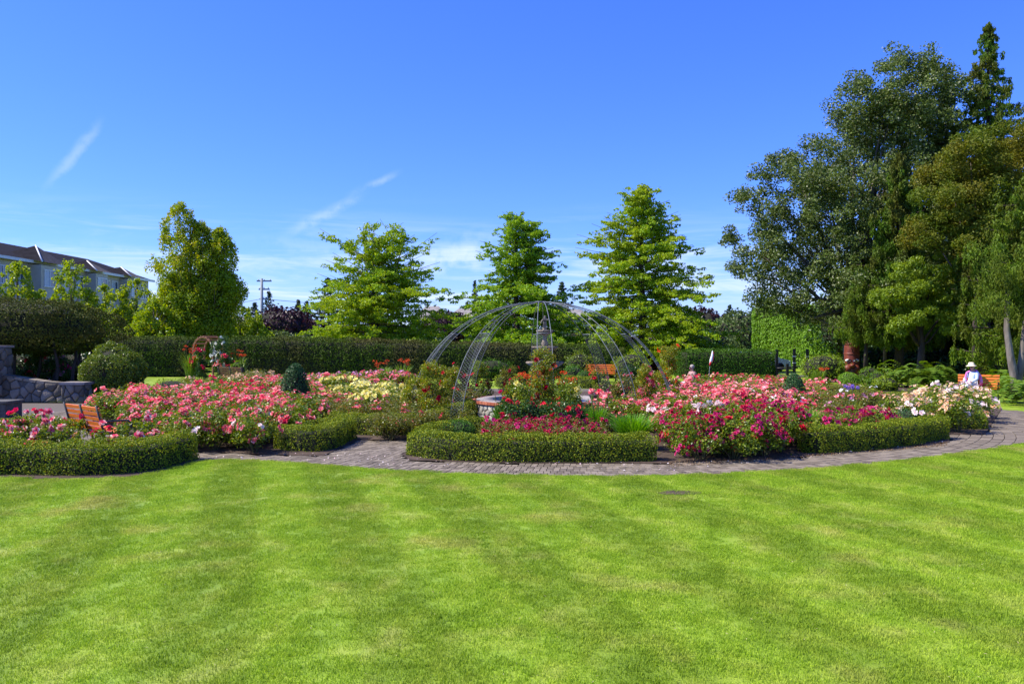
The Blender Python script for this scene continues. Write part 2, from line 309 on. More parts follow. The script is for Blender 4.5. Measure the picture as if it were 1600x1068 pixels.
M['totem'] = mat('red_brown_carving', (.12, .022, .012), (.22, .05, .025), 6, .5, bump=.4)
M['signwhite'] = mat('sign_white', (.82, .82, .82), None, rough=.4)
M['black'] = mat('black_paint', (.012, .012, .012), None, rough=.4)
M['skin'] = mat('skin', (.52, .27, .19), None, rough=.55)
M['hat'] = mat('straw', (.72, .60, .38), (.84, .74, .54), 60, .8, bump=.3)
M['shirt'] = mat('pale_blue_cloth', (.42, .52, .74), (.64, .70, .82), 9, .85)
M['pink'] = mat('pink_cloth', (.72, .12, .42), (.8, .3, .56), 9, .85)
M['palepink'] = mat('pale_pink_cloth', (.34, .17, .16), (.46, .27, .25), 9, .85)
M['whitecloth'] = mat('white_cloth', (.78, .76, .76), None, rough=.85)
M['flagred'] = mat('red_cloth', (.6, .02, .02), None, rough=.8)
M['carpaint'] = mat('white_car_paint', (.75, .76, .78), None, rough=.2, spec=.6)
M['bluepaint'] = mat('dark_blue_paint', (.03, .05, .14), None, rough=.25, spec=.6)
M['terracotta'] = mat('planter_clay', (.05, .035, .03), (.09, .06, .05), 10, .8)
def watermat():
    m, n, l, out = nodes('fountain_water'); p = n.new('ShaderNodeBsdfPrincipled'); p.inputs['Base Color'].default_value = (.03, .22, .5, 1); p.inputs['Roughness'].default_value = .06
    p.inputs['Specular IOR Level'].default_value = .6; b = n.new('ShaderNodeBump'); b.inputs['Strength'].default_value = .3; b.inputs['Distance'].default_value = .03
    t = n.new('ShaderNodeTexNoise'); t.inputs['Scale'].default_value = 9; l.new(t.outputs[0], b.inputs['Height']); l.new(b.outputs[0], p.inputs['Normal']); l.new(p.outputs[0], out.inputs[0]); return m
M['water'] = watermat()

# ---------------------------------------------------------------- leaves
def unit(a): return a/np.maximum(np.linalg.norm(a, axis=1, keepdims=True), 1e-9)
def leafgeo(P, N, L, Wd, T=None, fold=.25, r=rng):
    "diamond shaped folded leaves at P with normal N; T = pointing direction"
    n = len(P); N = unit(N); A = r.normal(size=(n, 3)) if T is None else T
    A = unit(A-N*np.sum(A*N, 1, keepdims=True)); B = np.cross(N, A)
    L = (np.full(n, L) if np.isscalar(L) else L)*r.uniform(.7, 1.25, n); W = L*Wd; L = L[:, None]; W = W[:, None]
    V = np.empty((n, 4, 3)); V[:, 0] = P-A*L*.5; V[:, 1] = P+B*W*.5+N*W*fold; V[:, 2] = P+A*L*.5; V[:, 3] = P-B*W*.5+N*W*fold
    b = np.arange(n)[:, None]*4; T3 = np.concatenate([b+[0, 1, 2], b+[0, 2, 3]], 1).reshape(-1, 3)
    return V.reshape(-1, 3), T3
def merge(parts):
    "parts: list of (V, T, mat index) with triangles only"
    V = []; T = []; I = []; o = 0
    for v, t, m in parts:
        V.append(v); T.append(t+o); I.append(np.full(len(t), m)); o += len(v)
    return np.concatenate(V), np.concatenate(T), np.concatenate(I)
def quadtris(q): q = np.asarray(q); return np.concatenate([q[:, [0, 1, 2]], q[:, [0, 2, 3]]])
def wob(P, s, ph=0):
    x, y, z = P[:, 0]*s, P[:, 1]*s, P[:, 2]*s
    return (np.sin(x*1.7+1.3*np.sin(y*1.1+ph)+ph)+np.sin(y*2.1+1.1*np.sin(z*1.4+ph*2))+np.sin(z*2.3+1.2*np.sin(x*1.3+ph*3)))/3
LOW = []
def hedge(name, line, w, h, leaf, dens, mats, label, cat='hedge', group=None, h2=None, wobs=.035, power=.3, z0=.02, jit=.55):
    "clipped hedge along a plan polyline: leaf shell over a dark twiggy core"
    P = spline(line, .15) if len(line) > 2 else np.array([np.array(line[0])*(1-t)+np.array(line[1])*t for t in np.linspace(0, 1, max(3, int(np.hypot(line[1][0]-line[0][0], line[1][1]-line[0][1])/.3)))])
    if name == 'box_hedge': LOW.append((P, w/2))
    d = np.gradient(P, axis=0); d = d/np.linalg.norm(d, axis=1, keepdims=True); nrm = np.stack([d[:, 1], -d[:, 0]], 1)
    seg = np.r_[0, np.cumsum(np.linalg.norm(np.diff(P, axis=0), axis=1))]; Ltot = seg[-1]
    th = np.linspace(0, math.pi, 60); e = power
    cl = np.sign(np.cos(th))*np.abs(np.cos(th))**e*w/2; cz = np.abs(np.sin(th))**e*h
    cl[0], cl[-1] = w/2, -w/2; arc = np.r_[0, np.cumsum(np.hypot(np.diff(cl), np.diff(cz)))]
    n = int(dens*Ltot*arc[-1]); u = rng.uniform(0, Ltot, n); a = rng.uniform(0, arc[-1], n)
    lat = np.interp(a, arc, cl); z = np.interp(a, arc, cz)
    tl = np.gradient(cl, arc); tz = np.gradient(cz, arc); nl = np.interp(a, arc, tz); nzz = -np.interp(a, arc, tl)
    def at(u, lat):
        x = np.interp(u, seg, P[:, 0]); y = np.interp(u, seg, P[:, 1]); nx = np.interp(u, seg, nrm[:, 0]); ny = np.interp(u, seg, nrm[:, 1])
        return np.stack([x+nx*lat, y+ny*lat], 1), np.stack([nx, ny], 1)
    xy, nn = at(u, lat); Q = np.c_[xy, z]; N = np.c_[nn*nl[:, None], nzz]
    nc = int(dens*w*h)
    for end, sgn in ((0, -1), (Ltot, 1)):
        la = rng.uniform(-w/2, w/2, nc); zz = rng.uniform(0, h, nc)*(1-.12*np.abs(la/w*2)**3); xy, _ = at(np.full(nc, end), la)
        dd = d[0 if end == 0 else -1]; rnd = .18*w*(1-np.abs(la/w*2)**2.5)
        Q = np.r_[Q, np.c_[xy+sgn*dd*rnd[:, None], zz]]; N = np.r_[N, np.tile([dd[0]*sgn, dd[1]*sgn, 0], (nc, 1))]
    N = unit(N)
    if h2 is not None:      # height changes along the hedge
        uu = np.r_[u, np.zeros(nc), np.full(nc, Ltot)]; Q[:, 2] *= 1+(h2/h-1)*uu/Ltot
    Q += N*(wob(Q, 2.6, 1)*wobs+wob(Q, 8, 2)*wobs*.8)[:, None]; Q += N*(-rng.exponential(leaf*1.5, len(Q))+leaf*1.2)[:, None]
    Q[:, 2] = np.maximum(Q[:, 2]+z0, .03)
    V, T = leafgeo(Q, N+rng.normal(size=Q.shape)*jit, leaf, .62)
    sp = 1-.10/max(w, .3)*1.2; k = len(P); c2 = np.interp(np.linspace(0, arc[-1], 13), arc, cl)*sp; z2 = np.interp(np.linspace(0, arc[-1], 13), arc, cz)-min(.07, h*.14)
    cv = []
    for i in range(k):
        hh = 1 if h2 is None else 1+(h2/h-1)*seg[i]/Ltot
        for j in range(13): cv.append((P[i, 0]+nrm[i, 0]*c2[j], P[i, 1]+nrm[i, 1]*c2[j], max(.0, z2[j]*hh)))
    q = [(i*13+j, i*13+j+1, (i+1)*13+j+1, (i+1)*13+j) for i in range(k-1) for j in range(12)]; t = quadtris(q)
    caps = [(0, j, j+1) for j in range(1, 12)]+[((k-1)*13, (k-1)*13+j+1, (k-1)*13+j) for j in range(1, 12)]; t = np.r_[t, np.array(caps)]
    VV, TT, II = merge([(V, T, 0), (np.array(cv), t, 1)])
    o = link(name, raw(name, VV, TT, mats, II)); tag(o, label, cat, group); return o
def blobgeo(c, rad, n, leaf, amp=.12, ws=2.5, power=1.0, bottom=-.6, jit=.7, wd=.62, cone=0, core=True, ph=0, depth=1.5, r=rng):
    "leaf shell on a lumpy ellipsoid (power < 1 squares it) with a dark core"
    c = np.array(c, float); rad = np.array(rad, float)
    s = unit(r.normal(size=(int(n*1.5), 3))); s = s[s[:, 2] > bottom][:n]
    q = np.sign(s)*np.abs(s)**power
    if cone: q[:, :2] *= (1-cone*(q[:, 2:3]+1)/2)
    Q = q*rad; N = unit(s/rad); k = 1+amp*wob(Q+c, ws, ph)+amp*.5*wob(Q+c, ws*2.7, ph+1)
    Q = Q*k[:, None]-N*r.exponential(leaf*depth, len(Q))[:, None]
    out = [(*leafgeo(Q+c, N+r.normal(size=Q.shape)*jit, leaf, wd, r=r), 0)]
    if core:
        nu, nv = 12, 8; v = []
        for i in range(nv+1):
            for j in range(nu):
                a = math.pi*i/nv; b = 2*math.pi*j/nu; p = np.array([math.sin(a)*math.cos(b), math.sin(a)*math.sin(b), math.cos(a)])
                if p[2] < bottom: p[2] = bottom
                g = np.sign(p)*np.abs(p)**power
                if cone: g[:2] *= (1-cone*(g[2]+1)/2)
                v.append(c+g*rad*.84)
        f = [(i*nu+j, (i+1)*nu+j, (i+1)*nu+(j+1) % nu, i*nu+(j+1) % nu) for i in range(nv) for j in range(nu)]
        out.append((np.array(v), quadtris(f), 1))
    return out
def blob(name, c, rad, n, leaf, mats, label, cat='shrub', group=None, **k):
    V, T, I = merge(blobgeo((0, 0, c[2]), rad, n, leaf, ph=c[0]+c[1], **k)); o = link(name, raw(name, V, T, mats, I), loc=(c[0], c[1], 0)); tag(o, label, cat, group); return o

# ---------------------------------------------------------------- ground
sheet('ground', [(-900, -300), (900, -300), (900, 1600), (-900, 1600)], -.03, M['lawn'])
edge_px = [(-500, 850), (-260, 790), (-100, 758), (0, 751), (150, 753), (240, 744), (300, 728), (345, 722), (400, 723), (500, 730), (600, 738), (750, 745), (900, 748), (1050, 746.5), (1150, 743), (1300, 734), (1400, 725), (1500, 712), (1600, 697), (1700, 680)]
edge = spline([G(*p) for p in edge_px], .3)
lawnpoly = [(x, y) for x, y in edge]+[(16, 17.4), (40, 17.4), (60, -20), (-60, -20), (-60, 12)]
def lawn_front():
    me = bpy.data.meshes.new('front_lawn'); n = len(lawnpoly)
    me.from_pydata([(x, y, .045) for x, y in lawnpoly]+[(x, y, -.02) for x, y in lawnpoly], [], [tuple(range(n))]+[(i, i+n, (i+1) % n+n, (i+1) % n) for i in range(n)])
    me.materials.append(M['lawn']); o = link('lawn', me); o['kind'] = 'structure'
lawn_front()
C0 = np.array([1.3, 25.0])
pav = [(x, y) for x, y in edge if x > -13]
ang = np.linspace(-.62, math.pi+.72, 50)
pave = [(max(x, -14.5), y) for x, y in spline([G(*p) for p in edge_px[2:]], .3)]+[(18.5, 19.5), (18.2, 22.5)]+[(C0[0]+14.2*math.cos(a), C0[1]+13.3*math.sin(a)) for a in ang[8:42]]+[(-13, 29.3), (-22, 29.8), (-22, 20)]
sheet('path', pave, .0, M['sand'])
beds = {
 'left_front': [G(-120, 761), G(0, 751.5), G(150, 753.5), G(240, 744.5), G(303, 727), G(306, 712), G(200, 704), G(110, 690), G(0, 682), G(-120, 682)],  # front strip of dark soil stands in for the hedge's shadow
 'left': [G(150, 672), G(235, 684), G(255, 704), G(330, 709), G(440, 714), G(505, 715), G(560, 690), G(655, 690), G(748, 656), G(744, 641), G(720, 632), G(690, 620), G(640, 606), G(400, 602), G(200, 618), G(140, 634)],
 'centre': [G(628, 712), G(640, 722), G(800, 727), G(1040, 727), G(1100, 723), G(1250, 717), G(1484, 693), G(1478, 680), G(1360, 648), G(1362, 632), G(1300, 608), G(1040, 612), G(985, 628), G(950, 656), G(900, 664), G(800, 664), G(752, 664)],
 'right': [G(1400, 652), G(1430, 664), G(1480, 681), G(1540, 681), G(1550, 664), G(1564, 642), G(1500, 612), G(1390, 608), G(1340, 614), G(1366, 634)],
 'back': [(-3.4, 27.6), (-2, 30.5), (1, 31.6), (4.2, 30.5), (5.5, 27.8), (9, 31), (4, 35.5), (-3, 35.5), (-8, 31)],
}
for k, b in beds.items(): sheet('flower_bed', b, .045, M['soil'])
sheet('lawn_behind', [G(1336, 617), G(1430, 626), G(1425, 612), G(1350, 602)], .03, M['lawn'])
# paving bricks, laid in rings round the garden's centre
def pave_bricks():
    me_b = MB(); me_b.box((0, 0, .018), (.105, .215, .036)); bm = me_b.mesh('brick', M['brick'])
    v = np.array(me_b.v); top = v[:, 2] > .03; v[top, 0] *= .95; v[top, 1] *= .98
    bm.vertices.foreach_set('co', v.astype(np.float32).ravel()); cells = []
    for r in np.arange(3.6, 15.6, .226):
        n = int(2*math.pi*r/.114); a = (np.arange(n)+(int(round(r/.226)) % 2)*.5)/n*2*math.pi
        cells.append(np.stack([C0[0]+r*np.cos(a), C0[1]+r*np.sin(a), a], 1))
    c = np.concatenate(cells); ok = inside(c, pave)
    for k in ('left_front', 'left', 'centre', 'right'): ok &= ~inside(c, beds[k])
    ok &= ~inside(c, lawnpoly); ok &= (np.abs(c[:, 0]/c[:, 1]) < .68) & (c[:, 1] < 27) & (c[:, 0] > -14); ok &= np.hypot(c[:, 0]-.95, c[:, 1]-24.1) > 2.1
    c = c[ok]; c = c[np.argsort(c[:, 1]+rng.uniform(0, .02, len(c)))]
    path = bpy.data.objects['path']
    for x, y, a in c[:300]:
        o = link('brick', bm, path, (x, y, rng.uniform(-.004, .002)), (0, 0, a-math.pi/2+rng.normal()*.012))
    c = c[300:]; n = len(c); M3 = v[None]; ca, sa = np.cos(c[:, 2]-math.pi/2), np.sin(c[:, 2]-math.pi/2)
    X = c[:, 0:1]+v[:, 0]*ca[:, None]-v[:, 1]*sa[:, None]; Y = c[:, 1:2]+v[:, 0]*sa[:, None]+v[:, 1]*ca[:, None]; Z = np.tile(v[:, 2], (n, 1))+rng.uniform(-.004, .002, (n, 1))
    f = np.array([(4, 6, 7, 5), (0, 1, 3, 2), (0, 4, 5, 1), (2, 3, 7, 6), (1, 5, 7, 3)]); T = (np.arange(n)[:, None, None]*8+f).reshape(-1, 4)
    o = link('paving_bricks', raw('paving_bricks', np.stack([X, Y, Z], 2).reshape(-1, 3), T, M['brick']), path); o['kind'] = 'stuff'
    return n
print('bricks', pave_bricks())
# soil strip and fallen petals and leaves
def litter(n, poly, mats, size, z, name, label):
    xs = np.array(poly); lo, hi = xs.min(0), xs.max(0); P = rng.uniform(lo, hi, (n*6, 2)); P = P[inside(P, poly)][:n]
    V, T = leafgeo(np.c_[P, np.full(len(P), z)+rng.uniform(0, .012, len(P))], rng.normal(size=(len(P), 3))*.35+[0, 0, 1], size, .2 if 'clipping' in name else .8)
    o = link(name, raw(name, V, T, mats)); tag(o, label, 'litter', kind='stuff')
litter(170, [G(300, 716), G(620, 732), G(1040, 741), G(1480, 697), G(1480, 691), G(1240, 717), G(1040, 727), G(620, 712), G(440, 712)], PET['blush'], .035, .045, 'fallen_petals', 'pale fallen petals scattered along the brick path')
litter(1500, beds['centre'], M['rosedull'], .05, .055, 'fallen_leaves', 'brown fallen leaves lying on the dark soil of the flower bed')
litter(2500, [G(1200, 716), G(1480, 694), G(1480, 700), G(1050, 733), G(1040, 724)], mat('leaf_litter', (.12, .06, .03), (.3, .2, .1), 5, .9), .025, .04, 'leaf_litter', 'thin brown leaf litter along the bed edge of the path')
clip_poly = [(-4.5, 5), (4.5, 5), (9.5, 13.2), (-8.5, 13.0)]
litter(1500, clip_poly, mat('dry_clipping', (.34, .28, .12), (.5, .43, .24), 5, .9), .022, .068, 'dry_clippings', 'dry straw coloured clippings scattered over the front lawn')
pp = [G(1028, 775), G(1045, 771), G(1075, 771.5), G(1098, 774), G(1092, 777), G(1060, 778), G(1035, 777.5)]
sheet('soil_patch', pp, .052, M['soil'])
sheet('shrub_border_soil', [G(1352, 600), G(1420, 612), G(1440, 606), G(1370, 594)], .02, M['soil'])

# grass: real blades in small tufts, instanced by geometry nodes over the near lawn
def lawn_grass():
    pats = []
    coll = bpy.data.collections.new('grass_tufts')
    for v in range(4):
        n = 640; P = np.c_[rng.uniform(-.17, .17, (n, 2)), np.zeros(n)]
        h = rng.uniform(.014, .030, n); a = rng.uniform(0, 2*math.pi, n); lean = rng.uniform(.15, .9, n)
        D = np.stack([np.cos(a), np.sin(a), np.zeros(n)], 1); S_ = np.stack([-np.sin(a), np.cos(a), np.zeros(n)], 1)*rng.uniform(.0012, .0026, n)[:, None]
        up = np.array([0, 0, 1.]); mid = P+up*h[:, None]*.6+D*(h*lean*.3)[:, None]; tip = P+up*h[:, None]+D*(h*lean)[:, None]
        V = np.stack([P-S_, P+S_, mid-S_*.8, mid+S_*.8, tip], 1).reshape(-1, 3)
        b = np.arange(n)[:, None]*5; T = np.concatenate([b+[0, 1, 3], b+[0, 3, 2], b+[2, 3, 4]], 1).reshape(-1, 3)
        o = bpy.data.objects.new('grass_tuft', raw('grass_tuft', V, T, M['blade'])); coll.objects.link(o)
    pts = []
    y = 4.2
    while y < 17.6:
        hw = y*.66+.8; nx = int(2*hw/.26); xs = -hw+np.arange(nx)*.26+rng.uniform(-.08, .08, nx); pts.append(np.c_[xs, y+rng.uniform(-.08, .08, nx)]); y += .26
    pts = np.concatenate(pts); pts = pts[inside(pts, lawnpoly) & ~inside(pts, pp)]
    ep = []   # ragged fringe along the path edge
    for i in range(0, len(edge)-1):
        for k in range(2):
            q = edge[i]+(edge[i+1]-edge[i])*rng.random(); ep.append((q[0]+rng.normal()*.02, q[1]-rng.uniform(.10, .17)))
    pts = np.concatenate([pts, np.array(ep)]); pts = np.c_[pts, np.full(len(pts), .043)]
    me = bpy.data.meshes.new('lawn_grass'); me.vertices.add(len(pts)); me.vertices.foreach_set('co', pts.astype(np.float32).ravel()); me.update()
    o = link('lawn_grass', me); tag(o, 'short mown grass blades covering the front lawn', 'grass', kind='stuff')
    ng = bpy.data.node_groups.new('scatter_grass', 'GeometryNodeTree'); ng.interface.new_socket('Geometry', in_out='INPUT', socket_type='NodeSocketGeometry'); ng.interface.new_socket('Geometry', in_out='OUTPUT', socket_type='NodeSocketGeometry')
    N = ng.nodes; gi = N.new('NodeGroupInput'); go = N.new('NodeGroupOutput'); ci = N.new('GeometryNodeCollectionInfo'); ci.inputs[0].default_value = coll; ci.inputs['Separate Children'].default_value = True; ci.inputs['Reset Children'].default_value = True
    mp = N.new('GeometryNodeMeshToPoints'); ip = N.new('GeometryNodeInstanceOnPoints'); ip.inputs['Pick Instance'].default_value = True
    rv = N.new('FunctionNodeRandomValue'); rv.data_type = 'FLOAT_VECTOR'; rv.inputs[0].default_value = (0, 0, 0); rv.inputs[1].default_value = (0, 0, 6.283)
    rs = N.new('FunctionNodeRandomValue'); rs.data_type = 'FLOAT'; rs.inputs[2].default_value = .8; rs.inputs[3].default_value = 1.25
    L = ng.links.new; L(gi.outputs[0], mp.inputs[0]); L(mp.outputs[0], ip.inputs['Points']); L(ci.outputs[0], ip.inputs['Instance']); L(rv.outputs[0], ip.inputs['Rotation']); L(rs.outputs[1], ip.inputs['Scale']); L(ip.outputs[0], go.inputs[0])
    o.modifiers.new('scatter', 'NODES').node_group = ng
lawn_grass()

# ---------------------------------------------------------------- clipped box hedges edging the beds
BX = [M['box'], M['twig']]
hg = 'low box hedges edging the rose beds'
def px(l): return [G(*p) for p in l]
hedge('box_hedge', px([(-180, 752), (-80, 746), (0, 741), (80, 742), (160, 742), (228, 735), (285, 719)]), .52, .50, .034, 3300, BX, 'long clipped box hedge beside the lawn at the far left of the path', 'box hedge', hg, wobs=.05)
hedge('box_hedge', px([(-60, 690), (20, 688), (95, 690)]), .45, .42, .034, 2400, BX, 'short box hedge behind the pink and white roses at the left edge', 'box hedge', hg)
hedge('box_hedge', px([(195, 668), (240, 671), (300, 672)]), .5, .55, .034, 2400, BX, 'box hedge just right of the left orange bench, under the coral roses', 'box hedge', hg)
hedge('box_hedge', px([(444, 702), (475, 706), (502, 704), (540, 687)]), .48, .48, .034, 3300, BX, 'short bent box hedge at the corner of the coral rose bed', 'box hedge', hg)
hedge('box_hedge', px([(468, 690), (520, 686)]), .45, .42, .034, 2600, BX, 'stub of box hedge directly behind the bent corner hedge', 'box hedge', hg)
hedge('box_hedge', px([(520, 677), (585, 681), (648, 679), (700, 665), (744, 651)]), .46, .46, .034, 2800, BX, 'box hedge running diagonally from the path fork toward the fountain', 'box hedge', hg)
hedge('box_hedge', px([(650, 712), (700, 719), (800, 722), (900, 722.5), (1015, 721)]), .46, .45, .034, 3600, BX, 'long box hedge in front of the crimson roses at the centre of the path', 'box hedge', hg, wobs=.045)
hedge('box_hedge', px([(656, 702), (700, 694), (755, 682)]), .42, .42, .034, 2800, BX, 'short box hedge slanting back from the left end of the central hedge', 'box hedge', hg)
hedge('box_hedge', px([(1262, 709), (1330, 704.5), (1400, 697), (1466, 686)]), .5, .47, .034, 3600, BX, 'box hedge along the right of the path in front of the magenta roses', 'box hedge', hg, wobs=.045)
hedge('box_hedge', px([(1395, 661), (1440, 668), (1490, 671), (1530, 671)]), .55, .42, .036, 2600, BX, 'box hedge in front of the peach roses at the right', 'box hedge', hg)
hedge('box_hedge', px([(1345, 634), (1380, 637), (1425, 640)]), .55, .5, .036, 2200, BX, 'box hedge left of the peach roses beside the strip of lawn', 'box hedge', hg)
hedge('box_hedge', px([(780, 604), (830, 602)]), .7, .5, .045, 1300, BX, 'box hedge on the left behind the fountain basin', 'box hedge', hg)
hedge('box_hedge', px([(880, 604), (925, 605)]), .7, .45, .045, 1300, BX, 'box hedge on the right behind the fountain basin', 'box hedge', hg)
# ---------------------------------------------------------------- tall hedges at the back
HB = [M['hedge'], M['twig']]
hedge('tall_hedge', [(XZ(170, 52), 52), (XZ(302, 52), 52)], 2.2, 2.28, .10, 480, HB, 'tall clipped hedge between the rounded yew and the wooden arch', group='tall hedges at the back', wobs=.10)
hedge('tall_hedge', [(XZ(362, 50), 50.5), (XZ(560, 50), 50.2), (XZ(760, 50), 50), (XZ(962, 50), 50)], 2.2, 2.3, .11, 420, HB, 'long dark clipped hedge stretching behind the fountain and steel dome', group='tall hedges at the back', h2=1.78, wobs=.10)
hedge('tall_hedge', [(XZ(1068, 50), 50), (XZ(1196, 50), 50)], 2.2, 1.55, .09, 560, [M['hedge_right'], M['twig']], 'lower green clipped hedge behind the right hand roses and the furled flag', group='tall hedges at the back', wobs=.07)
o = hedge('cedar_hedge', [(XZ(1192, 70), 70), (XZ(1316, 62), 62)], 2.0, 4.7, .15, 560, [M['cedarhedge'], M['twig']], 'very tall bright green clipped cedar hedge behind the black exercise bars', 'hedge', wobs=.09, power=.2, h2=4.7)
# rounded yew mass at far left with bare stems under it
def yew():
    t = empty('yew_tree', (-21.5, 33, 0)); tag(t, 'huge rounded dark yew above the stone wall at the far left', 'tree')
    V, T, I = merge(blobgeo((0, 0, 2.75), (5.6, 2.6, 1.22), 46000, .085, amp=.09, ws=1.3, power=.75, bottom=-.95, depth=1.2)); link('crown', raw('crown', V, T, [M['yew'], M['twig']], I), t)
    for k in range(16):
        m = MB(); x = rng.uniform(-4.9, 4.7); y = rng.uniform(-1.3, 1.3); p = [(x, y, 0)]
        for j in range(4): p.append((p[-1][0]+rng.normal()*.15, p[-1][1]+rng.normal()*.1, (j+1)*.55))
        m.tube(p, [.09, .075, .065, .055, .04], 6); m.build('stem', M['barkdark'], t)
yew()
for i, (px_, d, w, lab) in enumerate([(30, 36.5, 2.0, 'left half'), (110, 36.2, 1.9, 'right half')]):
    blob('laurel_shrub', (XZ(px_, d), d, .8), (w, .9, .95), 7000, .12, [M['shrubdark'], M['twig']], 'dark shrub added to deepen the shade under the rounded yew, '+lab, 'shrub', 'dark shrubs added under the yew', amp=.22, bottom=-.9)  # added shrubs, there to darken the space between the stems
blob('round_shrub', (XZ(178, 31), 31, 1.0), (1.1, .95, 1.1), 20000, .07, [M['shrub'], M['twig']], 'large loose yellow-green shrub in front of the rounded yew', 'shrub', amp=.18, ws=2.6, depth=1.6, bottom=-.9)
# topiary
tg = 'clipped yew topiary among the roses'
blob('cone_topiary', (XZ(461, 24), 24, .78), (.56, .56, .82), 9000, .045, [M['yewball'], M['twig']], 'dark green cone topiary standing among the coral roses left of the yellow ones', 'topiary', tg, amp=.06, cone=.45, bottom=-.98)
blob('cone_topiary', (XZ(1241, 24), 24, .62), (.46, .46, .66), 7000, .045, [M['yewball'], M['twig']], 'dark green cone topiary at the back right of the coral roses', 'topiary', tg, amp=.06, cone=.35, bottom=-.98)
x, y = G(716, 694); blob('ball_topiary', (x, y, .24), (.42, .4, .3), 5000, .034, [M['boxdark'], M['twig']], 'small dark green ball topiary behind the left end of the central hedge', 'topiary', tg, amp=.07, bottom=-.8)
x, y = G(1418, 676); blob('ball_topiary', (x, y, .26), (.6, .5, .34), 5000, .036, [M['yewball'], M['twig']], 'flat dark yew ball left of the hedge in front of the peach roses', 'topiary', tg, amp=.07, bottom=-.8)
x, y = G(1484, 662); blob('ball_topiary', (x, y, .3), (.62, .5, .38), 5000, .036, [M['yewball'], M['twig']], 'dark yew ball under the peach roses at the right', 'topiary', tg, amp=.07, bottom=-.8)
x, y = G(1327, 606); blob('ball_topiary', (x, y, .34), (.5, .5, .42), 4500, .05, [M['cedarhedge'], M['twig']], 'bright yellow-green ball shrub at the foot of the carved totem pole', 'topiary', tg, amp=.05, bottom=-.8)
x, y = G(913, 603); blob('ball_topiary', (x, y, .38), (.4, .4, .4), 3000, .05, [M['boxdark'], M['twig']], 'small green ball topiary behind the right of the fountain', 'topiary', tg, amp=.06, bottom=-.8)

# ---------------------------------------------------------------- trees
def leafcloud(clumps, n, leaf, wd=.6, up=.25, droop=0, jit=.75, r=rng):
    C = np.array([c[0] for c in clumps]); Rr = np.array([c[1] for c in clumps]); w = np.array([c[2] if len(c) > 2 else 1 for c in clumps], float)
    w = w*(Rr[:, 0]*Rr[:, 1]*Rr[:, 2])**(1/1.6); idx = r.choice(len(C), n, p=w/w.sum()); s = unit(r.normal(size=(n, 3)))*(r.random((n, 1))**.42)
    P = C[idx]+s*Rr[idx]; N = s*.6+r.normal(size=(n, 3))*jit+[0, 0, up]
    T = None if not droop else r.normal(size=(n, 3))*.45+[0, 0, -droop]
    if droop: N[:, 2] *= .35
    return leafgeo(P, N, leaf, wd, T, r=r)
def tree(name, loc, clumps, limbs, n, leaf, lm, bm, label, cat='tree', group=None, **k):
    t = empty(name, (loc[0], loc[1], 0)); tag(t, label, cat, group)
    V, T = leafcloud(clumps, n, leaf, **k); link('crown', raw('crown', V, T, lm), t)
    m = MB()
    for p, r0, r1, sd in limbs:
        q = len(p); m.tube(p, [r0+(r1-r0)*i/(q-1) for i in range(q)], sd)
    m.build('trunk', bm, t); return t
def oak(Ht, prof, nb, seed, tops=None, h0=.12, droop=-8, rise=48, cl=.5):
    r = np.random.default_rng(seed); cs = []; lb = [([(0, 0, 0), (.05, 0, Ht*.3), (-.04, .05, Ht*.65), (0, 0, Ht*.97)], Ht*.028, .03, 8)]
    leaders = [(0, 0, Ht)] if tops is None else tops
    for i in range(nb):
        t = h0+(1-h0)*(i+.5)/nb; az = i*2.399+r.normal()*.25; L = prof(t)*r.choice([.62, .8, .95, 1.08, 1.25])*r.uniform(.92, 1.08)*(1+.16*math.sin(az*2+seed)*math.sin(t*9+seed))
        el = R(droop+(rise-droop)*t**1.6+r.normal()*5); ld = leaders[i % len(leaders)] if t > .5 else leaders[0]; f = t if t > .5 else t
        bx, by = ld[0]*max(0, (t-.25)/.75), ld[1]*max(0, (t-.25)/.75); bz = t*ld[2]
        k = 5; pts = []
        for j in range(k):
            s = j/(k-1); pts.append((bx+math.cos(az)*L*s, by+math.sin(az)*L*s, bz+L*s*math.tan(el)-.10*L*s*s+(.12*L*s*s if t > .6 else 0)))
        lb.append((pts, .015+.045*(1-t), .01, 4))
        m = max(2, int(L/.42))
        for j in range(m):
            s = .28+.74*(j+.5)/m; q = np.array(pts[0])*(1-s)+np.array(pts[-1])*s; q[2] = bz+L*s*math.tan(el)-.10*L*s*s
            w = cl*(1.05-.55*s)*r.uniform(.6, 1.35); cs.append((q+r.normal(size=3)*.14, (w, w, w*.44)))
            if r.random() < .85:
                side = r.choice([-1, 1])*L*.26*(1.15-s)*r.uniform(.6, 1.3); q2 = q+np.array([-math.sin(az)*side, math.cos(az)*side, r.normal()*.12]); w2 = w*.8; cs.append((q2, (w2, w2, w2*.42)))
    for ld in leaders:
        for s in np.linspace(.62, 1.0, 7): cs.append((np.array([ld[0]*(s-.25)/.75, ld[1]*(s-.25)/.75, ld[2]*s]), (.34*(1.25-s)*2, .34*(1.25-s)*2, .42)))
        if ld[0]: lb.append(([(0, 0, Ht*.25), (ld[0]*.6, ld[1]*.6, Ht*.6), (ld[0], ld[1], ld[2]*.97)], .12, .02, 5))
    return cs, lb
og = 'young pin oaks behind the long hedge'
Zt = 58
cs, lb = oak(9.7, lambda t: 6.6*(1-t)**.66+.35 if t < .9 else .8, 170, 3, tops=[(-.6, 0, 9.8), (2.1, .3, 9.5), (.3, 1, 8.6)], h0=.06, rise=40)
tree('oak_tree', (XZ(583, Zt), Zt), cs, lb, 80000, .175, M['oak'], M['bark'], 'broad light green oak with two pointed tops, left of the steel dome', group=og)
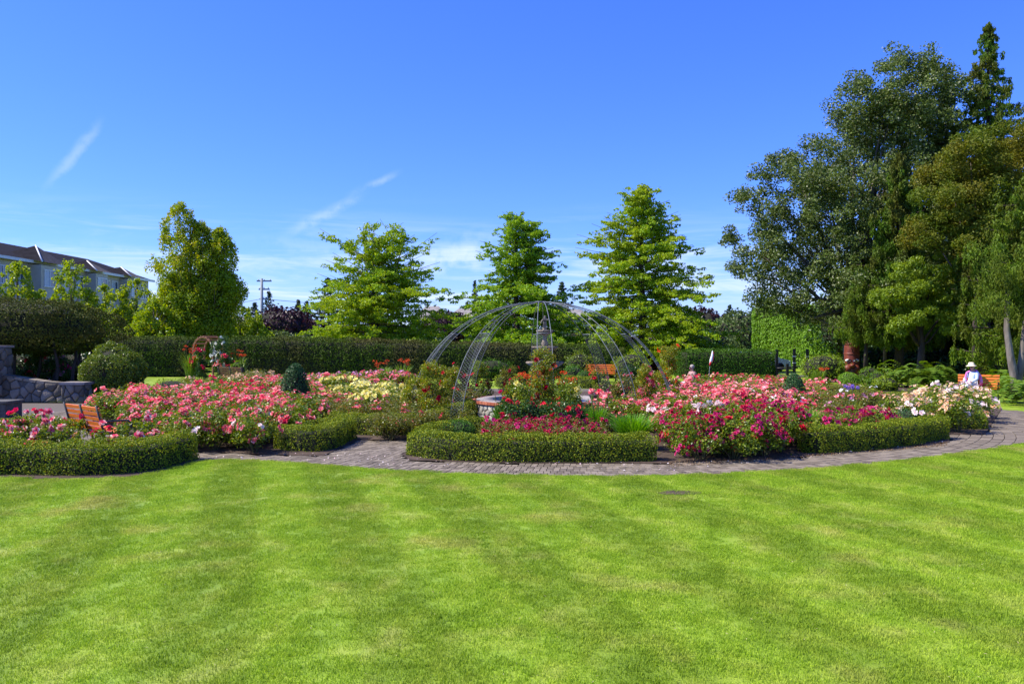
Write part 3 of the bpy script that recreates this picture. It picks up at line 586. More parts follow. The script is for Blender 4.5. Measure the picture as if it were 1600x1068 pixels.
cs, lb = oak(10.9, lambda t: (7.8*(1-t)**1.05+.4) if t < .5 else 3.3*(1-t)**.5+.3, 165, 8, tops=[(0, 0, 10.7), (1.1, .2, 10.1)], rise=32)
tree('oak_tree', (XZ(806, Zt), Zt), cs, lb, 80000, .175, M['oakgreen'], M['bark'], 'middle light green oak directly behind the fountain, narrow topped', group=og)
cs, lb = oak(12.6, lambda t: 7.1*(1-t)**.82+.4, 190, 12, tops=[(0, 0, 12.7)], rise=28)
tree('oak_tree', (XZ(1003, Zt), Zt), cs, lb, 94000, .175, M['oak'], M['bark'], 'tallest pyramid shaped oak right of the steel dome', group=og)
# two-crowned maple and young maples at the left
def upright(Ht, rad, n, seed, leaders, base=.16, cl=.55, pw=.55):
    r = np.random.default_rng(seed); cs = []; lb = [([(0, 0, 0), (0, 0, Ht*.4), (0, 0, Ht*.9)], Ht*.02+.04, .03, 7)]
    for lx, ly, lh, lr in leaders:
        for i in range(n):
            t = r.random()**.85; z = base*Ht+(lh-base*Ht)*t; rr = lr*(1-((t-.3)/.7 if t > .3 else (.3-t)/.55)**2.4)**.5*(1-.22*t)*(1+.16*math.sin(t*17+lx*3)) if t < .995 else .1
            a = r.uniform(0, 2*math.pi); s = r.random()**.38*max(rr, .1)
            w = cl*r.uniform(.6, 1.25)*(1-.45*t); cs.append(((lx*min(1, t+.3)+math.cos(a)*s, ly+math.sin(a)*s, z), (w*.8, w*.8, w*1.1)))
            if i % 6 == 0: lb.append(([(0, 0, z*.55), (lx*t+math.cos(a)*s*.5, math.sin(a)*s*.5, z*.8), (lx*t+math.cos(a)*s, math.sin(a)*s, z)], .05, .012, 4))
    return cs, lb
cs, lb = upright(12, 3, 230, 21, [(-.8, 0, 11.9, 2.3), (.7, .2, 10.6, 2.1), (2.0, .3, 10.2, 1.6), (2.2, .8, 7.2, 1.9), (-.8, -.3, 7, 2.0)], base=.12, cl=.66)
tree('maple_tree', (XZ(298, 60), 60), cs, lb, 80000, .185, M['maple'], M['bark'], 'large upright maple with two crowns and bronze leaf tips behind the wooden arch')
yg = 'young yellow-green maples in front of the apartment building'
for i, (tx_, d, top, w, lab) in enumerate([(-20, 58, 425, 1.9, 'young maple cut by the left picture edge in front of the apartment building'), (28, 62, 412, 1.9, 'young spire shaped maple nearest the left edge, below the row of upper windows'), (112, 60, 408, 2.0, 'tallest young spire maple between the large bay and the middle dormer'), (64, 66, 455, 2.1, 'low rounded young maple between the two left spires'), (165, 62, 448, 2.3, 'young maple under the small middle dormer'), (212, 64, 438, 2.2, 'young maple touching the left side of the two-crowned maple'), (140, 58, 480, 2.2, 'lowest leafy young maple just above the tall hedge'), (240, 58, 470, 2.0, 'low young maple at the foot of the two-crowned maple'), (375, 64, 478, 2.4, 'low yellow-green maple between the two-crowned maple and the utility pole')]):
    Ht = ZH(top, d); cs, lb = upright(Ht, w, 95, 40+i, [(0, 0, Ht, w), (w*.55, .2, Ht*.72, w*.8), (-w*.6, .2, Ht*.66, w*.8)], base=.12, cl=.5)
    tree('young_maple', (XZ(tx_, d), d), cs, lb, 10500, .23, M['ymaple'], M['bark'], lab, group=yg)
# silver poplar
def poplar():
    r = np.random.default_rng(5); cs = []; d = 52; lb = []
    # lobes given by their outline: (x px, y px, radius px)
    lob = [(1385, 165, 62), (1340, 215, 58), (1440, 150, 52), (1465, 215, 75), (1290, 260, 58), (1350, 300, 80), (1240, 285, 42), (1215, 330, 48), (1280, 360, 75), (1190, 400, 45), (1165, 420, 32), (1230, 440, 60), (1300, 450, 75), (1370, 400, 85), (1420, 300, 85), (1470, 330, 80), (1200, 350, 32), (1195, 470, 35), (1330, 130, 24), (1385, 105, 24), (1420, 115, 28), (1470, 115, 26), (1225, 245, 20), (1185, 275, 20), (1165, 310, 22), (1150, 365, 16), (1330, 490, 45), (1250, 485, 30), (1330, 380, 85), (1400, 235, 80), (1440, 360, 90), (1270, 330, 60), (1310, 300, 70), (1350, 440, 70), (1360, 190, 50), (1405, 185, 60), (1330, 168, 38), (1480, 170, 60), (1250, 400, 60), (1430, 230, 70), (1420, 440, 70)]
    X0 = XZ(1330, d)
    for px_, py_, rp in lob:
        R0 = rp*d/F; c0 = np.array([XZ(px_, d)-X0, r.normal()*1.2, ZH(py_, d)])
        k = int(10+16*(rp/50)**2)
        for i in range(k):
            s = unit(r.normal(size=(1, 3)))[0]*r.random()**.35; w = r.uniform(.42, .85)*min(1, .5+rp/80); cs.append((c0+s*R0*np.array([.9, 1.5, .9]), (w, w, w*.75)))
        lb.append(([(0, 0, 2.5+r.random()*3), tuple(c0*np.array([.45, .5, .6])+[0, 0, .8]), tuple(c0)], .14, .02, 5))
    lb.append(([(0, 0, 0), (-.25, 0, 3), (-.1, 0, 7), (1.4, .2, 11.5), (2, .3, 15.5)], .42, .08, 10))
    tree('poplar_tree', (X0, d), cs, lb, 150000, .17, M['poplar'], M['barkpale'], 'giant silver-leaved poplar towering over the clipped cedar hedge', up=.1)
poplar()
def conifer(Ht, prof, nb, seed, dr=.35, hang=.55, cl=.4, h0=.1, az0=0):
    "drooping cedar: limbs sweep out, foliage hangs from them in curtains"
    r = np.random.default_rng(seed); cs = []; lb = [([(0, 0, 0), (.05, 0, Ht*.4), (0, 0, Ht)], Ht*.02+.05, .02, 8)]
    for i in range(nb):
        t = h0+(1-h0)*(i+.5)/nb; az = i*2.399+r.normal()*.3; L = prof(t)*r.uniform(.65, 1.15); z = t*Ht; pts = []
        for j in range(5):
            s = j/4; pts.append((math.cos(az)*L*s, math.sin(az)*L*s, z-dr*L*s+.3*L*s*s))
        lb.append((pts, .02+.05*(1-t), .01, 4)); m = max(2, int(L/.36))
        for j in range(m):
            s = .2+.82*(j+.5)/m; q = np.array([math.cos(az)*L*s, math.sin(az)*L*s, z-dr*L*s+.3*L*s*s]); w = cl*r.uniform(.6, 1.15)*(1-.3*s); hg_ = hang*r.uniform(.5, 1.4)*(1-.4*t)
            cs.append((q+[0, 0, -hg_*.6], (w*.6, w*.6, hg_)))
            for sd in (-1, 1):
                if r.random() < .7: off = sd*L*.2*(1.2-s)*r.uniform(.5, 1.3); cs.append((q+[-math.sin(az)*off, math.cos(az)*off, -hg_*.6], (w*.5, w*.5, hg_*.8)))
    return cs, lb
def ctree(name, pxx, d, top, w, nb, n, leaf, lm, label, seed, group=None, h0=.12, bm=None, pw=.8, **k):
    Ht = ZH(top, d); cs, lb = conifer(Ht, lambda t: w*(1-t)**pw+.15, nb, seed, h0=h0, **k)
    return tree(name, (XZ(pxx, d), d), cs, lb, n, leaf, lm, bm or M['barkdark'], label, group=group, wd=.34, droop=.9, up=0)
cg = 'western cedars in the wood at the right'
ctree('cedar_tree', 1478, 53, 118, 4.6, 120, 34000, .24, M['cedar'], 'dark cedar between the poplar and the tall pointed cedar', 36, cg, h0=.2)
ctree('cedar_tree', 1543, 50, 36, 6.3, 250, 85000, .22, M['cedar'], 'tall pointed cedar rising above everything at the upper right', 31, cg, h0=.16, pw=.85, cl=.36, hang=.34, dr=.5)
ctree('cedar_tree', 1405, 46, 240, 3.6, 110, 48000, .22, M['cedar'], 'dark drooping cedar in front of the poplar, between it and the olive-brown tree', 32, cg, h0=.22)
ctree('cedar_tree', 1612, 35, 262, 3.6, 95, 62000, .17, M['cedarlight'], 'bright green drooping cedar at the right edge beside the seated person', 33, cg, h0=.2, pw=.6)
ctree('cedar_tree', 1352, 45.2, 440, 2.1, 50, 19000, .16, M['cedarlight'], 'small cedar whose boughs hang over the carved totem pole', 34, cg, h0=.47, pw=.35)
ctree('cedar_tree', 1500, 54, 330, 4.2, 80, 36000, .25, M['cedar'], 'dark cedar deep in the shade behind the seated person', 35, cg, h0=.22)
# olive-brown tree and lime tree
def lobes(name, base_px, d, lob, n, leaf, lm, bm, label, seed, trunk, wr=(.4, .75), depth=1.3, **k):
    r = np.random.default_rng(seed); cs = []; X0 = XZ(base_px, d); lb = []
    for px_, py_, rp in lob:
        R0 = rp*d/F; c0 = np.array([XZ(px_, d)-X0, r.normal()*.6, ZH(py_, d)])
        for i in range(int(8+16*(rp/45)**2)):
            s = unit(r.normal(size=(1, 3)))[0]*r.random()**.35; w = r.uniform(*wr); cs.append((c0+s*R0*np.array([.95, depth, .95]), (w, w, w*.7)))
        lb.append(([(0, 0, trunk*.6), tuple(c0*np.array([.4, .4, .7])), tuple(c0)], .09, .015, 5))
    lb.append(([(0, 0, 0), (.1, 0, trunk*.5), (.0, 0, trunk), (.1, .1, trunk*1.6)], .24, .06, 8))
    return tree(name, (X0, d), cs, lb, n, leaf, lm, bm, label, **k)
lobes('olive_tree', 1530, 41, [(1510, 255, 45), (1560, 240, 45), (1610, 235, 50), (1480, 310, 48), (1545, 310, 60), (1615, 310, 55), (1450, 360, 34), (1510, 375, 50), (1575, 375, 45), (1475, 270, 26), (1535, 425, 35)], 70000, .135, M['olive'], M['bark'], 'broad tree with olive-brown leaves below the tall pointed cedar', 51, 6)
lobes('lime_tree', 1437, 42, [(1415, 440, 38), (1460, 430, 34), (1390, 470, 24), (1440, 480, 38), (1490, 470, 30), (1405, 500, 22), (1470, 505, 24)], 30000, .12, M['lime'], M['barkdark'], 'small lime-green tree with low branches left of the seated person', 52, 3.2, wr=(.3, .5))
# shady wood behind
def wood():
    g = 'dark laurels filling the shade of the wood'
    ph = ['beside the clipped cedar hedge', 'behind the leaning slender trunk', 'behind the lime tree, left half', 'behind the lime tree, right half', 'behind the straight shaded trunk', 'far right, furthest back', 'beyond the right edge', 'low, right of the totem pole', 'low, under the lime tree', 'low, between lime tree and bench', 'low, just behind the bench', 'behind the twin trunk', 'right of the twin trunk']
    for i, (px_, d, top, w) in enumerate([(1345, 62, 430, 3.6), (1400, 60, 420, 3.8), (1465, 58, 410, 4), (1530, 57, 400, 4.2), (1600, 56, 380, 4.5), (1680, 52, 360, 5), (1740, 46, 330, 5), (1380, 54, 545, 1.8), (1450, 52, 548, 1.9), (1520, 49, 548, 2.0), (1560, 44, 560, 1.7), (1610, 42, 520, 2.2), (1690, 38, 480, 2.6)]):
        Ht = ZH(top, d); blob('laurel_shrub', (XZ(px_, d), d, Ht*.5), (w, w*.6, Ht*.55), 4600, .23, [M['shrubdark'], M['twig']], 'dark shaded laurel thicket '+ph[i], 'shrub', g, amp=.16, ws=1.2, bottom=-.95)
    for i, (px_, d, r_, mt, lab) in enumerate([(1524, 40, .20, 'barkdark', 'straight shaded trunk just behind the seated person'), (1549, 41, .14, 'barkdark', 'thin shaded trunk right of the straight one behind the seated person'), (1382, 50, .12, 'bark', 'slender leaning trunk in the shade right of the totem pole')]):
        cs, lb = conifer(9, lambda t: 2.2*(1-t)+.4, 24, 70+i, h0=.5)
        lb[0] = ([(0, 0, 0), (rng.normal()*.1, 0, 3), (rng.normal()*.2, 0, 6), (0, 0, 9)], r_, .05, 8)
        tree('shaded_tree', (XZ(px_, d), d), cs, lb, 9000, .2, M['cedar'], M[mt], lab, group='shaded trunks in the wood', wd=.34, droop=.9)
    # pale twin trunk at the right edge
    t = empty('twin_trunk_tree', (XZ(1588, 31.5), 31.5, 0)); tag(t, 'pale grey twin-trunked tree at the right edge beside the bench', 'tree')
    m = MB(); m.tube([(0, 0, 0), (-.06, 0, .8), (-.22, 0, 1.6), (-.3, .1, 2.6), (-.2, .2, 4.5)], [.2, .16, .13, .11, .08], 9); m.tube([(.05, 0, .5), (.2, .05, 1.2), (.28, 0, 2.2), (.5, 0, 4.5)], [.15, .13, .11, .07], 8); m.build('trunk', M['barkpale'], t)
    r = np.random.default_rng(9); cl_ = [((r.uniform(-1.3, 1.6), r.uniform(-.9, .9), r.uniform(3.0, 5.6)), (.45, .45, .55)) for _ in range(40)]
    V, T = leafcloud(cl_, 16000, .13, .34, droop=.8); link('crown', raw('crown', V, T, M['cedarlight']), t)
wood()
# distant trees
def far():
    dg = 'distant trees beyond the garden'
    for i, (px_, d, top, w, n, lab) in enumerate([(512, 95, 434, 2.6, 9000, 'dark fir peeping out left of the broad oak'), (466, 110, 468, 2.2, 5000, 'short distant fir in the gap left of the broad oak'), (479, 112, 470, 2.0, 5000, 'second short distant fir in the gap left of the broad oak'), (420, 100, 455, 2.4, 5000, 'distant fir just right of the utility pole'), (398, 105, 472, 2.0, 4000, 'distant fir just left of the utility pole'), (1140, 120, 476, 2.6, 6000, 'distant pointed fir between the tall oak and the poplar'), (1156, 120, 490, 2.8, 6000, 'distant pale fir right of the pointed one'), (1108, 120, 484, 2.2, 4000, 'distant fir beside the right hand purple tree'), (878, 90, 440, 2.4, 6000, 'dark fir between the middle oak and the tallest oak'), (742, 100, 438, .9, 1500, 'thin distant fir tip left of the middle oak'), (730, 130, 470, 2.5, 3000, 'far fir behind the dome at the left')]):
        Ht = ZH(top, d); cs, lb = conifer(Ht, lambda t: 1.7*w*(1-t)**1.05+.12, 90, 100+i, dr=.22, hang=.2, cl=.42, h0=.1); tree('fir_tree', (XZ(px_, d), d), cs, lb, n, .30, M['fir'], M['barkdark'], lab, group=dg, wd=.4)
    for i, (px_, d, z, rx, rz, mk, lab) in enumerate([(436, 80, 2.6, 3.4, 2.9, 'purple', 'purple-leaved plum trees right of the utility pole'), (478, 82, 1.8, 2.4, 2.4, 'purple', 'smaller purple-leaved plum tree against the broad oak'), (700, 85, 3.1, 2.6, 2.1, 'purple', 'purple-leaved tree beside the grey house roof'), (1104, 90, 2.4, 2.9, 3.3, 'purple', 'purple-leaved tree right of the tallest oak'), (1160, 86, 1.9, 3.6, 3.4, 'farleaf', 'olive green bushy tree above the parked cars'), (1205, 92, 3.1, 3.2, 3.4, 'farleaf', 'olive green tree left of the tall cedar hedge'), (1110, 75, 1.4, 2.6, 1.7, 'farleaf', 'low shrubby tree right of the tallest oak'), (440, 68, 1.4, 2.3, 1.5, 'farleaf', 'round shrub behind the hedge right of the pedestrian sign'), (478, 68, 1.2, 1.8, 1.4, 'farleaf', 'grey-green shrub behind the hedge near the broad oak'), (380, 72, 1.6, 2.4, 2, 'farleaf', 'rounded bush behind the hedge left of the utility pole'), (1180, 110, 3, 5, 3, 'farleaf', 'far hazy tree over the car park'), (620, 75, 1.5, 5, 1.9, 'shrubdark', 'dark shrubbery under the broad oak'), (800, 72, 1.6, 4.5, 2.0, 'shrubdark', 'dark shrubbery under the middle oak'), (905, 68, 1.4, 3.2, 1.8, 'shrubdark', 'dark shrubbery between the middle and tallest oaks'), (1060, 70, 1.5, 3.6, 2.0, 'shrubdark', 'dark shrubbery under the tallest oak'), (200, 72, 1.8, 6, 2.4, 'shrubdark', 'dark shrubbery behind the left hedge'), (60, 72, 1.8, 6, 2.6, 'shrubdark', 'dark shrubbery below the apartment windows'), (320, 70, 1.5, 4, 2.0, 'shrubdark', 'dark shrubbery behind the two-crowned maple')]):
        blob('far_tree' if z > 2 else 'far_shrub', (XZ(px_, d), d, z), (rx, rx*.8, rz), 4200, .38, [M[mk], M['twig']], lab, 'tree' if z > 2 else 'shrub', dg, amp=.2, ws=.9, bottom=-.95, depth=1.2)
far()

# ---------------------------------------------------------------- buildings
def building():
    X0 = -45.0; ya, yb = 55.0, 103.0; ze = 9.6
    t = empty('apartment_building', (X0, 80, 0)); tag(t, 'long beige three-storey apartment building with dark shingle roof and dormers at the left', 'building')
    def L(x, y, z): return (x-X0, y-80, z)
    m = MB(); m.box(L(X0-6, (ya+yb)/2, ze/2), (12, yb-ya, ze)); m.build('wall', M['siding'], t)
    m = MB(); e = .5; zr = 11.9
    v = [L(X0+e, ya-e, ze-.05), L(X0+e, yb+e, ze-.05), L(X0-6, yb-3, zr), L(X0-6, ya+3, zr), L(X0-12-e, ya-e, ze-.05), L(X0-12-e, yb+e, ze-.05)]
    m.add(v, [(0, 1, 2, 3), (5, 4, 3, 2), (1, 5, 2), (4, 0, 3)]); m.add([(*p[:2], p[2]-.02) for p in (v[0], v[1], v[5], v[4])], [(0, 1, 2, 3)])
    m.build('roof', M['shingle'], t)
    m = MB(); m.box(L(X0+e+.05, (ya+yb)/2, ze-.12), (.1, yb-ya+2*e, .26)); m.build('gutter', M['trim'], t)
    def win(y, z, w, h, x=X0, n=2, blind=False):
        f = MB(); f.box(L(x+.03, y, z+h/2+.05), (.1, w+.2, .1)); f.box(L(x+.03, y, z-h/2-.05), (.14, w+.24, .1))
        for s in range(n+1): f.box(L(x+.03, y-w/2+w*s/n, z), (.09, .09, h))
        fr = f.build('window', M['trim'], t)
        for s in range(n):
            p = MB(); p.box((0, 0, 0), (.03, w/n-.1, h)); p.build('pane', M['blind'] if (blind and s == 0) else M['glass'], fr, loc=L(x+.02, y-w/2+w*(s+.5)/n, z))
    bays = [(79.3, 3.8, 1.6), (88.9, 2.6, 1.05), (96.6, 2.4, 1.05)]
    for y, w, rh in bays:
        b = MB(); b.box(L(X0+.6, y, ze/2-.2), (1.2, w, ze-.4)); b.build('bay', M['siding'], t)
        d = MB(); a = [L(X0+1.5, y-w/2-.3, ze-.15), L(X0+1.5, y+w/2+.3, ze-.15), L(X0-2.6, y+w/2-.2, ze+.6), L(X0-2.6, y-w/2+.2, ze+.6), L(X0-.4, y, ze+rh)]
        d.add(a, [(0, 1, 4)], 0); d.add(a, [(1, 2, 4), (2, 3, 4), (3, 0, 4), (0, 3, 2, 1)], 1); d.build('dormer_roof', [M['shinglebrown'], M['shingle']], t)  # side slopes take the dark shingle to paint in their shade
        s = MB(); s.tube([a[0], a[4]], .07, 5); s.build('roof_flashing', M['trim'], t)
        for fl in (8.0, 5.0, 2.1): win(y, fl, w*.72, 1.45, X0+1.2, 3 if w > 3 else 2, fl > 7)
    for y in (58.5, 62, 66, 70, 73.5, 76, 84.0, 86.6, 92.3, 94.2, 99.3, 101.3):
        for fl in (8.0, 5.0, 2.1): win(y, fl, 1.25, 1.5, blind=(int(y) % 2 == 0))
    win2 = MB(); win2.box(L(X0-3, yb+.03, 4.5), (3.2, .1, 9)); win2.build('end_panel', M['redwood'], t)
building()
def house(px0, px1, d, eave, ridge, label, col='siding'):
    x0, x1 = XZ(px0, d), XZ(px1, d); t = empty('house', ((x0+x1)/2, d, 0)); tag(t, label, 'house', 'grey roofed houses beyond the garden'); w = (x1-x0)/2; ze, zr = ZH(eave, d), ZH(ridge, d)
    m = MB(); m.box((0, 4, ze/2), (2*w-.6, 8, ze)); wl_ = m.build('wall', M[col], t)
    m = MB(); m.add([(-w, 0, ze), (w, 0, ze), (w, 8, ze), (-w, 8, ze), (-w*.35, 4, zr), (w*.35, 4, zr)], [(0, 1, 5, 4), (1, 2, 5), (2, 3, 4, 5), (3, 0, 4), (0, 3, 2, 1)]); m.build('roof', M['shinglegrey'], t)
    m = MB(); m.box((w*.3, -.02+.0, ze*.55), (1.4, .1, 1.2)); f = m.build('window', M['trim'], t); m = MB(); m.box((w*.3, -.05+.0, ze*.55), (1.2, .1, 1.0)); m.build('pane', M['glass'], f)
house(640, 700, 92, 500, 476, 'house roof rising between the broad oak and the steel dome, left of the two')
house(686, 770, 96, 503, 480, 'house roof just left of the middle oak behind the dome')
house(860, 935, 90, 500, 481, 'house roof between the middle and tallest oaks')
house(330, 385, 120, 505, 494, 'low house roof left of the utility pole')
def shed():
    d = 62; t = empty('shed', (XZ(1015, d), d, 0)); tag(t, 'dark red wooden shed in the shade of the tallest oak', 'shed')
    m = MB()
    for i in range(14): m = MB(); m.box((-2.6+i*.4, 0, 1.05), (.385, .06, 2.1)); m.build('board', M['redwood'], t)
    m = MB(); m.box((0, 1.1, 1.0), (5.5, 2, 2)); m.build('wall', M['redwood'], t)
    m = MB(); m.add([(-3, -.4, 2.1), (3, -.4, 2.1), (3, 2.6, 2.1), (-3, 2.6, 2.1), (-3, 1.1, 2.5), (3, 1.1, 2.5)], [(0, 1, 5, 4), (2, 3, 4, 5), (1, 2, 5), (3, 0, 4), (0, 3, 2, 1)]); m.build('roof', M['shinglebrown'], t)
    m = MB(); m.box((.8, -.06, 1.45), (.9, .05, .7)); w = m.build('notice_board', M['trim'], t)
shed()
m = MB(); m.box((0, 0, .95), (.34, .3, 1.9)); m.box((0, 0, 1.93), (.42, .38, .06)); tag(m.build('wooden_post', M['brownwood'], loc=(XZ(1073, 60), 60, 0)), 'brown square post at the left end of the lower green hedge', 'post')
for k, px_ in enumerate((1099, 1109)):
    m = MB(); m.tube([(0, 0, 0), (0, 0, 1.9)], .035, 6); tag(m.build('metal_post', M['pole'], loc=(XZ(px_, 62), 62, 0)), 'thin grey metal post behind the lower green hedge, %s of two' % ('left' if k == 0 else 'right'), 'post')
# utility pole, wires, sign
def pole(px_, d, top, name, label):
    t = empty(name, (XZ(px_, d), d, 0)); tag(t, label, 'utility pole', 'utility poles along the street'); h = ZH(top, d)
    m = MB(); m.tube([(0, 0, 0), (0, 0, h)], [.2, .14], 8); m.build('pole', M['pole'], t)
    for z, w in ((h-.25, 1.5), (h-1.1, 1.1), (h-2.1, .9)):
        m = MB(); m.box((.25, 0, z), (w, .12, .14)); ca = m.build('crossarm', M['pole'], t)
        for s in (-.4, .1, .6):
            m = MB(); m.lathe([(.01, 0), (.06, .02), (.05, .1), (.01, .16)], (.25+s*w*.8-.1, 0, z+.07), 8); m.build('insulator', M['signwhite'], ca)
    return h
pole(409, 85, 435, 'utility_pole', 'tall grey utility pole with crossarms right of the two-crowned maple')
pole(392, 140, 492, 'utility_pole', 'small distant utility pole left of the tall one')
m = MB()
for z, dz_ in ((6.4, -.5), (5.2, -.4)):
    a = Vector((XZ(409, 85), 85, z)); b = Vector((-60, 140, z+1)); m.tube([a.lerp(b, s)+Vector((0, 0, dz_*4*s*(1-s))) for s in np.linspace(0, 1, 10)], .022, 4)
    b = Vector((10, 150, z)); m.tube([a.lerp(b, s)+Vector((0, 0, dz_*4*s*(1-s))) for s in np.linspace(0, 1, 10)], .022, 4)
tag(m.build('power_line', M['iron']), 'thin power lines hung from the utility pole', 'power line')
def ped_sign():
    d = 66; t = empty('pedestrian_sign', (XZ(395, d), d, 0)); tag(t, 'small white sign with a black walking figure above the hedge', 'sign')
    m = MB(); m.tube([(0, .04, 0), (0, .04, 2.5)], .04, 6); m.build('post', M['pole'], t)
    z = ZH(523.5, d); m = MB(); m.box((0, 0, z), (.44, .03, .52)); m.build('sign_panel', M['signwhite'], t)
    m = MB(); m.lathe([(.0, .04), (.03, .03), (.04, 0), (.03, -.03), (0, -.04)], (0.01, -.03, z+.17), 8); m.box((0, -.025, z+.04), (.10, .02, .17), ry=.08); m.box((-.045, -.025, z-.10), (.045, .02, .2), ry=.35); m.box((.045, -.025, z-.10), (.045, .02, .2), ry=-.35); m.box((-.07, -.025, z+.04), (.03, .02, .15), ry=.5); m.box((.07, -.025, z+.04), (.03, .02, .15), ry=-.5)
    m.build('walking_figure', M['black'], t)
ped_sign()
m = MB(); m.box((0, 0, 1.2), (.12, .12, 2.4)); m.box((0, 0, 2.45), (.16, .16, .08)); tag(m.build('white_post', M['signwhite'], loc=(XZ(172, 56), 56, 0)), 'small white post top showing over the hedge right of the rounded yew', 'post')
# cars
def car(px_, d, rz, paint, label, sc=1):
    t = empty('parked_car', (XZ(px_, d), d, 0), rz); tag(t, label, 'car', 'cars parked beyond the hedge'); t.scale = (sc,)*3
    prof = [(-2.2, .35), (-2.25, .75), (-2.1, .95), (-1.9, 1.0), (-1.5, 1.42), (-1.1, 1.5), (.5, 1.5), (.9, 1.42), (1.35, 1.0), (2.0, .88), (2.2, .7), (2.2, .35)]
    m = MB(); n = len(prof); ys = [-.85, -.78, .78, .85]; v = []
    for k, y in enumerate(ys):
        for x, z in prof: v.append((x, y*(1-.12*max(0, (z-.95)/.5)), z-(.04 if k in (0, 3) and z > 1.3 else 0)))
    f = [(k*n+i, k*n+(i+1) % n, (k+1)*n+(i+1) % n, (k+1)*n+i) for k in range(3) for i in range(n)]+[tuple(range(n))[::-1], tuple(3*n+i for i in range(n))]; m.add(v, f); m.build('body', paint, t)
    for s in (-1, 1):
        m = MB(); m.add([(-1.55, s*.83, 1.03), (-.25, s*.83, 1.03), (-.25, s*.79, 1.36), (-1.3, s*.79, 1.36)], [(0, 1, 2, 3)]); m.add([(-.15, s*.83, 1.03), (1.05, s*.83, 1.03), (.72, s*.79, 1.36), (-.15, s*.79, 1.36)], [(0, 1, 2, 3)]); m.build('window', M['glass'], t)
        m = MB(); m.tube([(-1.2, s*.62, 1.5), (-1.1, s*.62, 1.57), (.4, s*.62, 1.57), (.5, s*.62, 1.5)], .025, 5); m.build('roof_rail', M['pole'], t)
        for x in (-1.35, 1.35):
            m = MB(); m.tube([(x, s*.66, .33), (x, s*.87, .33)], .33, 16); m.build('wheel', M['black'], t)
        m = MB(); m.box((2.2, s*.6, .72), (.06, .3, .16)); m.build('headlight', M['trim'], t)
car(1160, 63, .1, M['carpaint'], 'white car roof showing over the lower green hedge, left of two', .97)
car(1186, 60, .05, M['carpaint'], 'white car roof showing over the lower green hedge, right of two', .92)
car(322, 64, .3, M['bluepaint'], 'dark blue car parked behind the wooden arch')

# ---------------------------------------------------------------- rubble stonework
def clip(poly, a, b):
    "keep the part of poly nearer to a than to b"
    mx_, my_ = (a[0]+b[0])/2, (a[1]+b[1])/2; nx, ny = b[0]-a[0], b[1]-a[1]; out = []
    for i in range(len(poly)):
        p, q = poly[i], poly[(i+1) % len(poly)]; dp = (p[0]-mx_)*nx+(p[1]-my_)*ny; dq = (q[0]-mx_)*nx+(q[1]-my_)*ny
        if dp <= 0: out.append(p)
        if dp*dq < 0: s = dp/(dp-dq); out.append((p[0]+(q[0]-p[0])*s, p[1]+(q[1]-p[1])*s))
    return out
def stones(outline, size, mapf, mat_, parent, seed=0, gap=.010, depth=.045, aspect=1.35):
    "voronoi rubble inside an outline in (u, v); mapf(u, v, out) gives the 3-D point"
    r = np.random.default_rng(seed); o = np.array(outline); lo, hi = o.min(0), o.max(0); sd = []
    v = lo[1]+size*.35; row = 0
    while v < hi[1]:
        u = lo[0]+(row % 2)*size*aspect*.5
        while u < hi[0]+size: sd.append((u+r.normal()*size*.24, v+r.normal()*size*.2)); u += size*aspect
        v += size*.85; row += 1
    for a in sd:
        if not inside([a], outline)[0]: continue
        poly = list(outline)
        for b in sd:
            if b is not a and abs(a[0]-b[0]) < size*4 and abs(a[1]-b[1]) < size*4: poly = clip(poly, a, b)
        if len(poly) < 3: continue
        c = np.mean(poly, 0); P = [c+(np.array(p)-c)*(1-gap*2/size) for p in poly]
        # cut the corners, then dome
        Q = []
        for i in range(len(P)): Q += [P[i]*.87+P[i-1]*.13, P[i]*.87+P[(i+1) % len(P)]*.13]
        n = len(Q); m = MB(); pr = depth*r.uniform(.6, 1.3)
        vv = [mapf(*q, -.03) for q in Q]+[mapf(*(c+(q-c)*.97), pr*.6) for q in Q]+[mapf(*(c+(q-c)*.72), pr) for q in Q]+[mapf(*c, pr*1.05)]
        f = [(i, (i+1) % n, n+(i+1) % n, n+i) for i in range(n)]+[(n+i, n+(i+1) % n, 2*n+(i+1) % n, 2*n+i) for i in range(n)]+[(2*n+i, 2*n+(i+1) % n, 3*n) for i in range(n)]
        m.add(vv, f, 0, True); m.build('stone', mat_, parent)
